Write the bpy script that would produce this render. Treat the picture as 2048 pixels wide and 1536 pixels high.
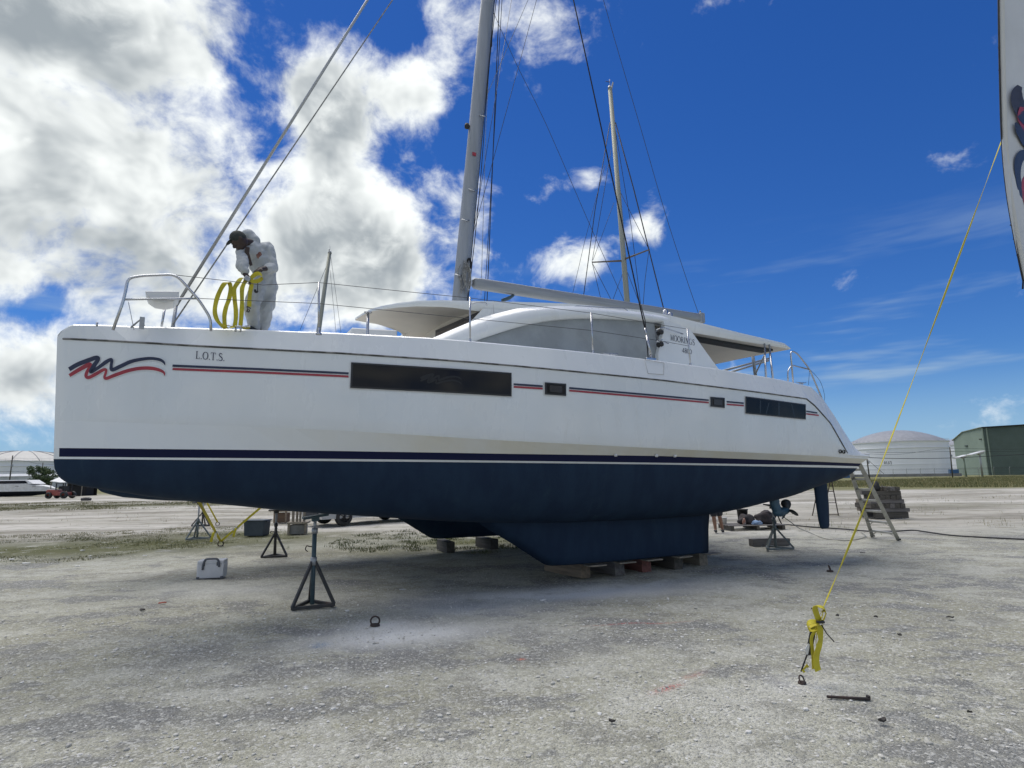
import bpy, bmesh, math, random
import numpy as np
from mathutils import Vector, Matrix, noise as mnoise
random.seed(7); RNG = np.random.default_rng(7)
for o in list(bpy.data.objects): bpy.data.objects.remove(o)
SC = bpy.context.scene
COL = SC.collection
R = math.radians

# ------------------------------------------------------------------ camera
FPX, HOR, ROLL, EYE = 1190.0, 955.0, 0.014, 1.72
PITCH = math.atan((HOR - 768) / FPX); RHO = math.atan(ROLL)
cF = Vector((0, math.cos(PITCH), math.sin(PITCH)))
cU0 = Vector((0, -math.sin(PITCH), math.cos(PITCH))); cR0 = Vector((1, 0, 0))
cR = cR0 * math.cos(RHO) - cU0 * math.sin(RHO)
cU = cR0 * math.sin(RHO) + cU0 * math.cos(RHO)
CAM = Vector((0, 0, EYE))
cd = bpy.data.cameras.new('camera'); co = bpy.data.objects.new('camera', cd); COL.objects.link(co)
cd.sensor_width = 36; cd.lens = 36 * FPX / 2048; cd.clip_start = 0.05; cd.clip_end = 6000
co.matrix_world = Matrix(((cR.x, cU.x, -cF.x, 0), (cR.y, cU.y, -cF.y, 0), (cR.z, cU.z, -cF.z, EYE), (0, 0, 0, 1)))
SC.camera = co
SC.render.resolution_x = 1024; SC.render.resolution_y = 768
def ray(x, y): return cF + cR * ((x - 1024) / FPX) - cU * ((y - 768) / FPX)
def G(x, y, z=0.0):
    d = ray(x, y); return CAM + d * ((z - EYE) / d.z)
def D(x, y, dep): return CAM + ray(x, y) * dep
def pdir(x, y): return ray(x, y).normalized()

# ------------------------------------------------------------------ sky and sun
SUN_AZ, SUN_EL = R(-40), R(68)
SKY_STR, SUN_STR, EXPO = 0.10, 1.75, 0.88
SC.view_settings.view_transform = 'Standard'; SC.view_settings.look = 'None'
SC.view_settings.exposure = EXPO; SC.view_settings.gamma = 1
W = bpy.data.worlds.new('World'); SC.world = W; W.use_nodes = True; W.cycles.sampling_method = 'MANUAL'; W.cycles.sample_map_resolution = 512
class NT:
    """small node-tree writer"""
    def __init__(s, nt): s.t = nt; nt.nodes.clear()
    def n(s, typ, **kw):
        nd = s.t.nodes.new(typ)
        for k, v in kw.items(): setattr(nd, k, v)
        return nd
    def l(s, a, b): s.t.links.new(a, b)
    def put(s, sock, v):
        if v is None: return
        if isinstance(v, bpy.types.NodeSocket): s.l(v, sock)
        else: sock.default_value = v
    def m(s, op, a, b=None, c=None, clamp=False):
        nd = s.n('ShaderNodeMath', operation=op); nd.use_clamp = clamp
        s.put(nd.inputs[0], a); s.put(nd.inputs[1], b); s.put(nd.inputs[2], c); return nd.outputs[0]
    def vm(s, op, a, b=None):
        nd = s.n('ShaderNodeVectorMath', operation=op); s.put(nd.inputs[0], a); s.put(nd.inputs[1], b)
        return nd.outputs['Value'] if op in ('DOT_PRODUCT', 'LENGTH', 'DISTANCE') else nd.outputs[0]
    def scale(s, a, k):
        nd = s.n('ShaderNodeVectorMath', operation='SCALE'); s.put(nd.inputs[0], a); nd.inputs['Scale'].default_value = k; return nd.outputs[0]
    def noise(s, vec, sc, det=4, rough=.55, dist=0, lac=2):
        nd = s.n('ShaderNodeTexNoise'); s.put(nd.inputs['Vector'], vec); nd.inputs['Scale'].default_value = sc
        nd.inputs['Detail'].default_value = det; nd.inputs['Roughness'].default_value = rough
        nd.inputs['Distortion'].default_value = dist; nd.inputs['Lacunarity'].default_value = lac
        return nd.outputs['Fac']
    def ss(s, v, a, b, lo=0., hi=1.):
        nd = s.n('ShaderNodeMapRange', interpolation_type='SMOOTHSTEP'); s.put(nd.inputs[0], v)
        nd.inputs[1].default_value = a; nd.inputs[2].default_value = b; nd.inputs[3].default_value = lo; nd.inputs[4].default_value = hi
        return nd.outputs[0]
    def mix(s, f, a, b, blend='MIX'):
        nd = s.n('ShaderNodeMix', data_type='RGBA', blend_type=blend); s.put(nd.inputs[0], f)
        for sock, v in ((nd.inputs[6], a), (nd.inputs[7], b)):
            s.put(sock, v if isinstance(v, bpy.types.NodeSocket) else (v[0], v[1], v[2], 1))
        return nd.outputs[2]
w = NT(W.node_tree)
tc = w.n('ShaderNodeTexCoord').outputs['Generated']
dirn = w.vm('NORMALIZE', tc)
sx = w.n('ShaderNodeSeparateXYZ'); w.l(dirn, sx.inputs[0])
az = w.m('ARCTAN2', sx.outputs[0], sx.outputs[1]); el = w.m('ARCSINE', sx.outputs[2])
sky = w.n('ShaderNodeTexSky', sky_type='NISHITA'); sky.sun_disc = False
sky.sun_elevation = SUN_EL; sky.sun_rotation = SUN_AZ; sky.air_density = 1.0; sky.dust_density = 0.1; sky.ozone_density = 2.5
hs_ = w.n('ShaderNodeHueSaturation'); w.l(sky.outputs[0], hs_.inputs['Color']); hs_.inputs['Saturation'].default_value = 1.28; hs_.inputs['Value'].default_value = 1.0; hs_.inputs['Hue'].default_value = 0.505
# cumulus: fractal noise raised by soft mounds of cover (azimuth, elevation, radii, weight)
def azel(x, y):
    d = pdir(x, y); return math.atan2(d.x, d.y), math.asin(d.z)
MOUNDS = [  # px, py, half width px, half height px, weight
 (150, 30, 430, 170, .30), (40, 330, 300, 180, .26), (330, 330, 220, 160, .24), (240, 570, 420, 120, .29), (690, 320, 150, 190, .27), (620, 190, 90, 100, .2),
 (830, 180, 95, 85, .19), (740, 520, 210, 120, .29), (950, 430, 70, 110, .23), (1160, 528, 72, 62, .24), (1300, 450, 48, 70, .235),
 (1185, 354, 40, 28, .15), (1190, 20, 200, 120, .12), (20, 760, 330, 120, .30), (-450, 300, 400, 450, .30), (250, -460, 700, 330, .30), (-300, -300, 500, 400, .28),  # high mounds above the frame are added to neutralise the light
 (545, 330, 55, 170, -.10), (570, 60, 90, 80, -.13), (215, 428, 55, 38, -.12), (15, 350, 45, 60, -.10), (70, 615, 90, 40, -.10), (470, 130, 40, 60, -.06)]
cov = None
ae = w.n('ShaderNodeCombineXYZ'); w.l(az, ae.inputs[0]); w.l(el, ae.inputs[1])
for px, py, rw, rh, wt in MOUNDS:
    a0, e0 = azel(px, py); a1, _ = azel(px + rw, py); _, e1 = azel(px, py - rh)
    q = w.vm('MULTIPLY', w.vm('SUBTRACT', ae.outputs[0], (a0, e0, 0)), (1 / abs(a1 - a0), 1 / abs(e1 - e0), 0))
    g = w.m('EXPONENT', w.m('SUBTRACT', math.log(abs(wt)), w.vm('DOT_PRODUCT', q, q)))
    cov = g if cov is None else w.m('ADD' if wt > 0 else 'SUBTRACT', cov, g)
# unseen sky behind the camera: cumulus cover set to light the hull side
back = w.ss(sx.outputs[1], 0.25, -0.35, 0.0, 0.19)
cov = w.m('MINIMUM', w.m('ADD', cov, back), .42)
p0 = w.vm('MULTIPLY', dirn, (1, 1, 1.2))
wrp = w.n('ShaderNodeTexNoise'); w.l(p0, wrp.inputs['Vector']); wrp.inputs['Scale'].default_value = 5.5; wrp.inputs['Detail'].default_value = 2
p0 = w.vm('ADD', p0, w.scale(wrp.outputs['Color'], .10))
f0 = w.noise(p0, 5.8, 7, .61)
sd = Vector((math.sin(SUN_AZ) * math.cos(SUN_EL), math.cos(SUN_AZ) * math.cos(SUN_EL), math.sin(SUN_EL)))
p1 = w.vm('ADD', p0, (sd.x * .05, sd.y * .05, sd.z * .05))
f2 = w.noise(p1, 5.8, 4, .61)
dens = w.m('SUBTRACT', w.m('ADD', f0, cov), .70)
alpha = w.ss(dens, -.10, .11)
core = w.ss(dens, .02, .24)
lit = w.m('MULTIPLY', w.m('SUBTRACT', f0, f2), 2.3)
sunny = w.vm('DOT_PRODUCT', dirn, (sd.x, sd.y, sd.z))
glow = w.ss(sunny, .45, .98)
k = w.m('ADD', w.m('SUBTRACT', w.m('ADD', .80, w.m('MULTIPLY', glow, .10)), w.m('MULTIPLY', core, .44)), lit)
k = w.m('MAXIMUM', w.m('MINIMUM', k, 1.15), .16)
ccol = w.mix(w.ss(k, .15, 1.05), (.19, .215, .235), (.57, .59, .58))
ccs = w.vm('SCALE', ccol); ccn = ccs.node; ccn.inputs['Scale'].default_value = 1 / SKY_STR
# thin high streaks, low on the clear side
pz = w.vm('MULTIPLY', dirn, (1.2, 1.2, 9))
st = w.ss(w.noise(pz, 2.2, 4, .62), .50, .78)
low = w.m('MULTIPLY', w.ss(el, .02, .10), w.ss(el, .42, .18))
skyc = w.vm('MULTIPLY', hs_.outputs[0], (.235, .355, .52))
skyc = w.mix(w.ss(el, .17, -.01, 0., .85), skyc, (1.75, 2.75, 3.95))
stc = w.mix(w.m('MULTIPLY', w.m('MULTIPLY', st, low), .62), skyc, (2.4, 3.1, 3.7))
allc = w.mix(alpha, stc, ccn.outputs[0])
bg = w.n('ShaderNodeBackground'); bg.inputs['Strength'].default_value = SKY_STR; w.l(allc, bg.inputs['Color'])
wo = w.n('ShaderNodeOutputWorld'); w.l(bg.outputs[0], wo.inputs['Surface'])
sl = bpy.data.lights.new('sun', 'SUN'); so = bpy.data.objects.new('sun', sl); COL.objects.link(so)
sl.energy = SUN_STR; sl.angle = R(54); sl.color = (1, .95, .87)
so.rotation_euler = (-sd).to_track_quat('-Z', 'Y').to_euler(); so.location = (0, 0, 40)

# ------------------------------------------------------------------ materials
MATS = {}
def mat(name, base, rough=.6, metal=0., base2=None, nsc=3., ndet=5, lo=.35, hi=.65, bump=0., bsc=40., coat=0., spec=.5,
        dirt=None, dsc=1.2, dlo=.55, dhi=.8, alpha=1., trans=0., stretch=None, rvar=0.):
    if name in MATS: return MATS[name]
    m_ = bpy.data.materials.new(name); m_.use_nodes = True; t = NT(m_.node_tree)
    b = t.n('ShaderNodeBsdfPrincipled'); out = t.n('ShaderNodeOutputMaterial'); t.l(b.outputs[0], out.inputs[0])
    vec = t.n('ShaderNodeTexCoord').outputs['Object']
    if stretch: vec = t.vm('MULTIPLY', vec, stretch)
    col = None
    if base2: col = t.mix(t.ss(t.noise(vec, nsc, ndet, .6), lo, hi), base, base2)
    if dirt:
        src = col if col is not None else base
        col = t.mix(t.ss(t.noise(vec, dsc, 7, .65, .3), dlo, dhi), src, dirt)
    if col is not None: t.l(col, b.inputs['Base Color'])
    else: b.inputs['Base Color'].default_value = (*base, 1)
    b.inputs['Roughness'].default_value = rough; b.inputs['Metallic'].default_value = metal
    if rvar: t.l(t.ss(t.noise(vec, nsc * 2.3, 5, .6), .3, .7, rough - rvar, rough + rvar), b.inputs['Roughness'])
    b.inputs['Coat Weight'].default_value = coat; b.inputs['Specular IOR Level'].default_value = spec
    b.inputs['Alpha'].default_value = alpha; b.inputs['Transmission Weight'].default_value = trans
    if bump:
        bn = t.n('ShaderNodeBump'); bn.inputs['Strength'].default_value = bump; bn.inputs['Distance'].default_value = .01
        t.l(t.noise(vec, bsc, 5, .6), bn.inputs['Height']); t.l(bn.outputs[0], b.inputs['Normal'])
    MATS[name] = m_; return m_
GEL = mat('gelcoat', (.74, .765, .76), .30, base2=(.705, .73, .72), nsc=.7, coat=.45, dirt=(.56, .54, .47), dsc=1.5, dlo=.58, dhi=.95, rvar=.08, stretch=(1.4, 1.4, .4))
GELB = mat('gelcoat_beige_panel', (.66, .665, .655), .36, coat=.3)
def _beige():  # panel below the chine turns from white to mottled beige going aft
    t_ = NT.__new__(NT); t_.t = GELB.node_tree; b_ = next(n_ for n_ in t_.t.nodes if n_.type == 'BSDF_PRINCIPLED')
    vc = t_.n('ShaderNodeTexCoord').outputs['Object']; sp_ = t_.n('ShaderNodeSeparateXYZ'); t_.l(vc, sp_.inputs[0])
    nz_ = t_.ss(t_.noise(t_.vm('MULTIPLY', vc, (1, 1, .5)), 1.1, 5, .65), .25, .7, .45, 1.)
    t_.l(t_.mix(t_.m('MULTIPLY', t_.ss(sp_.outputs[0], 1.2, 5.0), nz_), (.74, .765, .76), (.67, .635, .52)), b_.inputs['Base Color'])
_beige()
GELD = mat('gelcoat_deck', (.74, .745, .73), .5, base2=(.68, .685, .67), nsc=1.3)
ANTI = mat('antifouling', (.006, .019, .045), .78, base2=(.010, .028, .057), nsc=3.2, lo=.34, hi=.66, dirt=(.020, .046, .068), dsc=3.4, dlo=.56, dhi=.85, bump=.25, bsc=60, stretch=(1, 1, .35), spec=.3)
NAVY = mat('navy_paint', (.006, .009, .040), .55, spec=.15)
NAVY2 = mat('navy_vinyl', (.012, .018, .05), .4, base2=(.02, .028, .065), nsc=6)
REDV = mat('red_vinyl', (.38, .035, .05), .4, base2=(.30, .03, .045), nsc=6)
CREAM = mat('cream_liner', (.66, .62, .54), .5, base2=(.6, .57, .5), nsc=1.2)
GLASS = mat('dark_glass', (.008, .008, .009), .08, spec=.22, base2=(.016, .014, .013), nsc=1.3)
GFRAME = mat('window_frame_black', (.012, .012, .013), .35)
STEEL = mat('stainless', (.52, .53, .54), .22, 1.0)
ALU = mat('mast_aluminium', (.33, .35, .37), .5, .5, base2=(.28, .30, .31), nsc=2, stretch=(4, 4, .3), rvar=.08)
ALUB = mat('boom_aluminium', (.33, .345, .35), .5, .55, base2=(.28, .295, .30), nsc=3, stretch=(.4, 6, 6))
CANVAS = mat('grey_canvas', (.33, .36, .375), .9, base2=(.28, .305, .315), nsc=2.2, bump=.35, bsc=22, dirt=(.22, .23, .23), dsc=1.7, dlo=.55, dhi=.85)
RUB = mat('rub_rail', (.20, .20, .19), .7, base2=(.06, .06, .055), nsc=5, lo=.42, hi=.58)
WIRE = mat('wire_dark', (.05, .05, .055), .45, .4)
ROPE = mat('rope_grey', (.34, .34, .32), .9, base2=(.18, .18, .17), nsc=20)
ROPEB = mat('rope_black', (.018, .018, .02), .85)
BLACK = mat('black_rubber', (.014, .014, .015), .65, base2=(.03, .03, .03), nsc=8)
YEL = mat('yellow_webbing', (.58, .50, .03), .75, base2=(.48, .41, .03), nsc=9, bump=.2, bsc=120)
WHITE = mat('white_paint', (.72, .73, .73), .5, base2=(.62, .62, .60), nsc=3)
DARKIN = mat('dark_interior', (.01, .01, .011), .8)
def wood(i, c, c2): return mat('timber_%d' % i, c, .85, base2=c2, nsc=3.5, stretch=(.35, 5, 5), bump=.5, bsc=30, dirt=(.06, .05, .04), dsc=2.5, dlo=.55, dhi=.8)
WD = [wood(0, (.26, .20, .14), (.17, .13, .09)), wood(1, (.17, .16, .15), (.11, .10, .095)), wood(2, (.22, .09, .075), (.14, .06, .05)), wood(3, (.10, .09, .075), (.06, .055, .045)), wood(4, (.30, .26, .20), (.19, .165, .13))]
STD = mat('stand_dark_paint', (.03, .032, .034), .6, base2=(.05, .046, .042), nsc=9, dirt=(.10, .045, .025), dsc=7, dlo=.58, dhi=.75, bump=.2, bsc=70)
STT = mat('stand_teal_paint', (.055, .10, .12), .55, base2=(.04, .07, .085), nsc=8, dirt=(.11, .06, .035), dsc=8, dlo=.6, dhi=.78)
STG = mat('stand_grey_paint', (.16, .19, .19), .6, base2=(.11, .13, .13), nsc=8, dirt=(.13, .08, .05), dsc=7, dlo=.6, dhi=.78)
GALV = mat('galvanised', (.42, .44, .45), .5, .6, base2=(.34, .35, .36), nsc=14)
RUST = mat('rusty_steel', (.075, .05, .04), .8, .3, base2=(.04, .035, .035), nsc=12, bump=.4, bsc=60)

# ------------------------------------------------------------------ mesh tools
def link(o, parent=None):
    COL.objects.link(o)
    if parent is not None: o.parent = parent
    return o
def empty(name, loc=(0, 0, 0), rz=0., label=None, cat=None, group=None):
    o = bpy.data.objects.new(name, None); COL.objects.link(o); o.location = loc; o.rotation_euler = (0, 0, rz); o.empty_display_size = .2
    if label: tag(o, label, cat, group)
    return o
def tag(o, label=None, cat=None, group=None, kind=None):
    if label: o['label'] = label
    if cat: o['category'] = cat
    if group: o['group'] = group
    if kind: o['kind'] = kind
    return o
class MB:
    def __init__(s): s.v = []; s.f = []; s.mi = []; s.sm = []
    def add(s, vs, fs, mi=0, sm=False):
        b = len(s.v); s.v += [tuple(p) for p in vs]
        for f in fs: s.f.append(tuple(i + b for i in f)); s.mi.append(mi); s.sm.append(sm)
        return s
    def box(s, c, d, rz=0., mi=0, M=None, taper=1.):
        hx, hy, hz = d[0] / 2, d[1] / 2, d[2] / 2
        vs = [Vector((x * (taper if z > 0 else 1), y * (taper if z > 0 else 1), z)) for z in (-hz, hz) for x, y in ((-hx, -hy), (hx, -hy), (hx, hy), (-hx, hy))]
        Q = (M.to_3x3() if M else Matrix.Rotation(rz, 3, 'Z')); c = Vector(c)
        return s.add([Q @ p + c for p in vs], [(3, 2, 1, 0), (4, 5, 6, 7), (0, 1, 5, 4), (1, 2, 6, 5), (2, 3, 7, 6), (3, 0, 4, 7)], mi)
    def bar(s, a, b, w_, h_, mi=0, up=(0, 0, 1)):
        a = Vector(a); b = Vector(b); d = b - a; L = d.length; d.normalize(); up = Vector(up)
        if abs(d.dot(up)) > .98: up = Vector((1, 0, 0))
        x = d.cross(up).normalized(); y = x.cross(d)
        vs = [p + x * (sx_ * w_ / 2) + y * (sy_ * h_ / 2) for p in (a, b) for sx_, sy_ in ((-1, -1), (1, -1), (1, 1), (-1, 1))]
        return s.add(vs, [(3, 2, 1, 0), (4, 5, 6, 7), (0, 1, 5, 4), (1, 2, 6, 5), (2, 3, 7, 6), (3, 0, 4, 7)], mi)
    def tube(s, pts, r, n=8, mi=0, closed=False, sy=1., up=(0, 0, 1), caps=True):
        P = [Vector(p) for p in pts]; N = len(P); rr = r if isinstance(r, (list, tuple)) else [r] * N
        vs = []; px_ = None
        for i in range(N):
            if closed: t = P[(i + 1) % N] - P[i - 1]
            else: t = (P[min(i + 1, N - 1)] - P[max(i - 1, 0)])
            t.normalize()
            if px_ is None:
                u = Vector(up)
                if abs(t.dot(u)) > .97: u = Vector((1, 0, 0))
                px_ = t.cross(u).normalized()
            else:
                px_ = (px_ - t * px_.dot(t))
                px_ = px_.normalized() if px_.length > 1e-6 else t.orthogonal().normalized()
            py_ = px_.cross(t)
            for j in range(n):
                a = 2 * math.pi * j / n
                vs.append(P[i] + px_ * (math.cos(a) * rr[i]) + py_ * (math.sin(a) * rr[i] * sy))
        fs = []
        for i in range(N if closed else N - 1):
            i2 = (i + 1) % N
            for j in range(n):
                j2 = (j + 1) % n; fs.append((i * n + j, i * n + j2, i2 * n + j2, i2 * n + j))
        s.add(vs, fs, mi, True)
        if caps and not closed:
            b = len(s.v) - len(vs)
            s.f.append(tuple(b + j for j in range(n))[::-1]); s.mi.append(mi); s.sm.append(False)
            s.f.append(tuple(b + (N - 1) * n + j for j in range(n))); s.mi.append(mi); s.sm.append(False)
        return s
    def lathe(s, prof, c=(0, 0, 0), n=20, mi=0, axis='Z', smooth=True):
        vs = []
        for r_, z_ in prof:
            for j in range(n):
                a = 2 * math.pi * j / n; p = (r_ * math.cos(a), r_ * math.sin(a), z_)
                if axis == 'Y': p = (p[0], p[2], p[1])
                if axis == 'X': p = (p[2], p[0], p[1])
                vs.append((p[0] + c[0], p[1] + c[1], p[2] + c[2]))
        fs = [(i * n + j, i * n + (j + 1) % n, (i + 1) * n + (j + 1) % n, (i + 1) * n + j) for i in range(len(prof) - 1) for j in range(n)]
        return s.add(vs, fs, mi, smooth)
    def prism(s, poly, ext, mi=0, sm=False):
        """closed 3-D outline extruded by vector ext"""
        n = len(poly); e = Vector(ext); A = [Vector(p) for p in poly]; B = [p + e for p in A]
        return s.add(A + B, [tuple(range(n))[::-1], tuple(range(n, 2 * n))] + [(i, (i + 1) % n, (i + 1) % n + n, i + n) for i in range(n)], mi, sm)
    def grid(s, rows, mi=0, sm=True, close=False):
        n = len(rows[0]); vs = [p for r_ in rows for p in r_]
        return s.add(vs, [(i * n + j, i * n + (j + 1) % n, (i + 1) * n + (j + 1) % n, (i + 1) * n + j) for i in range(len(rows) - 1) for j in range(n if close else n - 1)], mi, sm)
    def ribbon(s, pts, w_, side=None, th=.003, mi=0, wid=None):
        """flat webbing along pts; side = width direction(s)"""
        P = [Vector(p) for p in pts]; N = len(P); vs = []
        for i in range(N):
            t = (P[min(i + 1, N - 1)] - P[max(i - 1, 0)]).normalized()
            sd_ = Vector(side[i] if isinstance(side[0], (tuple, list, Vector)) else side)
            sd_ = (sd_ - t * sd_.dot(t)).normalized(); nn = t.cross(sd_); ww = w_ if wid is None else wid[i]
            for a, b in ((-1, -1), (1, -1), (1, 1), (-1, 1)): vs.append(P[i] + sd_ * (a * ww / 2) + nn * (b * th / 2))
        fs = [(i * 4 + j, i * 4 + (j + 1) % 4, i * 4 + 4 + (j + 1) % 4, i * 4 + 4 + j) for i in range(N - 1) for j in range(4)] + [(3, 2, 1, 0), tuple((N - 1) * 4 + j for j in range(4))]
        return s.add(vs, fs, mi)
    def build(s, name, mats, parent=None, bevel=0., seg=1, smooth=None, auto=None):
        me = bpy.data.meshes.new(name); me.from_pydata(s.v, [], s.f); mats = mats if isinstance(mats, (list, tuple)) else [mats]
        for m_ in mats: me.materials.append(m_)
        me.polygons.foreach_set('material_index', s.mi)
        me.polygons.foreach_set('use_smooth', s.sm if smooth is None else [smooth] * len(s.f))
        bm = bmesh.new(); bm.from_mesh(me); bmesh.ops.recalc_face_normals(bm, faces=bm.faces)
        if bevel:
            es = [e for e in bm.edges if len(e.link_faces) == 2 and e.calc_face_angle(0) > .6]
            if es: bmesh.ops.bevel(bm, geom=es, offset=bevel, segments=seg, affect='EDGES', profile=.7)
        bm.to_mesh(me); bm.free(); me.update()
        o = bpy.data.objects.new(name, me); return link(o, parent)
def lerp(tab, x):
    return float(np.interp(x, [p[0] for p in tab], [p[1] for p in tab]))
def smoothpath(P, n=6):
    P = [Vector(p) for p in P]; out = []
    for i in range(len(P) - 1):
        a = P[max(i - 1, 0)]; b = P[i]; c = P[i + 1]; d = P[min(i + 2, len(P) - 1)]
        for k_ in range(n):
            t = k_ / n; out.append(.5 * ((2 * b) + (c - a) * t + (2 * a - 5 * b + 4 * c - d) * t * t + (3 * b - a - 3 * c + d) * t ** 3))
    return out + [P[-1]]
def arc_fix(pts, r=.05, n=4):
    """round the inner corners of a polyline"""
    P = [Vector(p) for p in pts]; out = [P[0]]
    for i in range(1, len(P) - 1):
        a = (P[i - 1] - P[i]); b = (P[i + 1] - P[i]); q = min(r, a.length * .45, b.length * .45); a.normalize(); b.normalize()
        A = P[i] + a * q; B = P[i] + b * q
        for k_ in range(n + 1):
            t = k_ / n; out.append(A * (1 - t) ** 2 + P[i] * 2 * t * (1 - t) + B * t * t)
    return out + [P[-1]]
# ------------------------------------------------------------------ ground
def gheight(x, y):
    h = .012 * np.sin(x * .9 + 1.3 * np.sin(y * .5)) + .010 * np.sin(y * 1.1 + x * .37) + .006 * np.sin(x * 3.1 + y * 2.3) + .005 * np.sin(y * 4.7 - x * 2.9 + np.sin(x * 1.7) * 2) + .004 * np.sin(x * 9.1 + 2 * np.sin(y * 5.3)) + .003 * np.sin(y * 13.7 + x * 6.1 + np.sin(x * 8.3) * 1.5)
    r = np.hypot(x, y); return (h - .012) * np.clip(1.6 - r / 90, .15, 1)
na, nr = 560, 300
ang = np.linspace(0, 2 * np.pi, na, endpoint=False); rad = .6 * (3500 / .6) ** (np.arange(nr) / (nr - 1))
AA, RR = np.meshgrid(ang, rad); X = (RR * np.sin(AA)).ravel(); Y = (RR * np.cos(AA)).ravel()
V = np.column_stack([X, Y, gheight(X, Y)])
i0 = (np.arange(nr - 1)[:, None] * na + np.arange(na)[None, :]); j1 = (np.arange(na) + 1) % na
F = np.stack([i0, np.arange(1, nr)[:, None] * na + np.arange(na)[None, :], np.arange(1, nr)[:, None] * na + j1[None, :], np.arange(nr - 1)[:, None] * na + j1[None, :]], -1).reshape(-1, 4)
V = np.vstack([V, [[0, 0, -.01]]])
def npmesh(name, V, F, mats, parent=None, smooth=False, mi=None):
    me = bpy.data.meshes.new(name); V = np.asarray(V, np.float32); F = np.asarray(F, np.int32); k_ = F.shape[1]
    me.vertices.add(len(V)); me.vertices.foreach_set('co', V.ravel())
    me.loops.add(F.size); me.loops.foreach_set('vertex_index', F.ravel())
    me.polygons.add(len(F)); me.polygons.foreach_set('loop_start', np.arange(len(F), dtype=np.int32) * k_)
    for m_ in (mats if isinstance(mats, (list, tuple)) else [mats]): me.materials.append(m_)
    if mi is not None: me.polygons.foreach_set('material_index', np.asarray(mi, np.int32))
    me.polygons.foreach_set('use_smooth', np.full(len(F), smooth)); me.update(calc_edges=True)
    return link(bpy.data.objects.new(name, me), parent)
gm = bpy.data.materials.new('limestone_yard'); gm.use_nodes = True; t = NT(gm.node_tree)
b = t.n('ShaderNodeBsdfPrincipled'); out = t.n('ShaderNodeOutputMaterial'); t.l(b.outputs[0], out.inputs[0])
vec = t.n('ShaderNodeTexCoord').outputs['Object']
sv = t.n('ShaderNodeSeparateXYZ'); t.l(vec, sv.inputs[0])
n_big = t.noise(vec, .22, 3, .6); n_mid = t.noise(vec, 1.3, 5, .68); n_f = t.noise(vec, 9, 3, .7); n_ff = t.noise(vec, 55, 2, .7)
vor = t.n('ShaderNodeTexVoronoi'); t.l(vec, vor.inputs['Vector']); vor.inputs['Scale'].default_value = 34; vor.inputs['Randomness'].default_value = 1
vor2 = t.n('ShaderNodeTexVoronoi'); t.l(vec, vor2.inputs['Vector']); vor2.inputs['Scale'].default_value = 85
def lum(c):
    s_ = t.n('ShaderNodeSeparateColor'); t.l(c, s_.inputs[0]); return s_.outputs[0]
def spot(px, py, rx, ry, rot=0., soft=1.):
    g_ = G(px, py); mp = t.n('ShaderNodeMapping', vector_type='TEXTURE'); t.l(vec, mp.inputs['Vector'])
    mp.inputs['Location'].default_value = (g_.x, g_.y, 0); mp.inputs['Rotation'].default_value = (0, 0, rot); mp.inputs['Scale'].default_value = (rx, ry, 1e6)
    return t.m('EXPONENT', t.m('MULTIPLY', t.vm('DOT_PRODUCT', mp.outputs[0], mp.outputs[0]), -1.))
n_pat = t.noise(t.vm('MULTIPLY', vec, (.8, 1.25, 1)), .62, 5, .72)
c = t.mix(t.ss(n_big, .36, .62), (.325, .318, .238), (.42, .417, .34))
c = t.mix(t.m('MULTIPLY', t.ss(n_pat, .50, .42), .5), c, (.55, .55, .485))
c = t.mix(t.m('MULTIPLY', t.ss(n_mid, .50, .62), .70), c, (.235, .232, .198))
c = t.mix(t.m('MULTIPLY', t.ss(n_pat, .52, .59), .85), c, (.185, .188, .182))
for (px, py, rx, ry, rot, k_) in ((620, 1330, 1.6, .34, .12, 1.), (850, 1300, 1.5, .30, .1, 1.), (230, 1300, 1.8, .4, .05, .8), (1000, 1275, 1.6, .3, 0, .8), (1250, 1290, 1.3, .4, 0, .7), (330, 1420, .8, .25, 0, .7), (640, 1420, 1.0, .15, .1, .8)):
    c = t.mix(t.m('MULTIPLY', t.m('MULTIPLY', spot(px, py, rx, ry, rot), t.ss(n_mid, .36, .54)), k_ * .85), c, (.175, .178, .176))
c = t.mix(t.m('MULTIPLY', t.ss(n_f, .40, .72), .38), c, (.24, .23, .20))
# single stones of the gravel, each with its own tone
c = t.mix(t.m('MULTIPLY', t.ss(lum(vor.outputs['Color']), .76, 1.), .5), c, (.66, .66, .61))
c = t.mix(t.m('MULTIPLY', t.ss(lum(vor.outputs['Color']), .22, .02), .32), c, (.22, .215, .185))
c = t.mix(t.m('MULTIPLY', t.ss(lum(vor2.outputs['Color']), .70, 1.), .42), c, (.66, .66, .61))
c = t.mix(t.m('MULTIPLY', t.ss(lum(vor2.outputs['Color']), .3, .02), .34), c, (.22, .218, .19))
# spilled lime dust, tyre polished sand, weedy soil, spray paint: stains with their own outlines
for (px, py, rx, ry, rot, k_) in ((800, 1268, .95, .42, .25, 1.), (760, 1250, .4, .3, 0, .8), (1130, 1185, 1.9, .45, .1, .95), (930, 1215, 1.1, .5, 0, .5), (1600, 1372, .42, .24, 0, .3), (480, 1180, 1.4, .6, 0, .35), (1260, 1170, 1.2, .3, .2, .5)):
    c = t.mix(t.m('MULTIPLY', t.m('MULTIPLY', spot(px, py, rx, ry, rot), t.ss(n_mid, .2, .5)), k_), c, (.74, .745, .72))
for (px, py, rx, ry, rot, k_) in ((700, 1135, 2.6, .9, .1, .55), (330, 1150, 1.5, .5, 0, .3), (620, 1105, 2.6, 1.0, 0, .4)):
    c = t.mix(t.m('MULTIPLY', t.m('MULTIPLY', spot(px, py, rx, ry, rot), t.ss(n_f, .3, .6)), k_), c, (.24, .205, .135))
nz = t.ss(n_ff, .42, .58)
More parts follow.
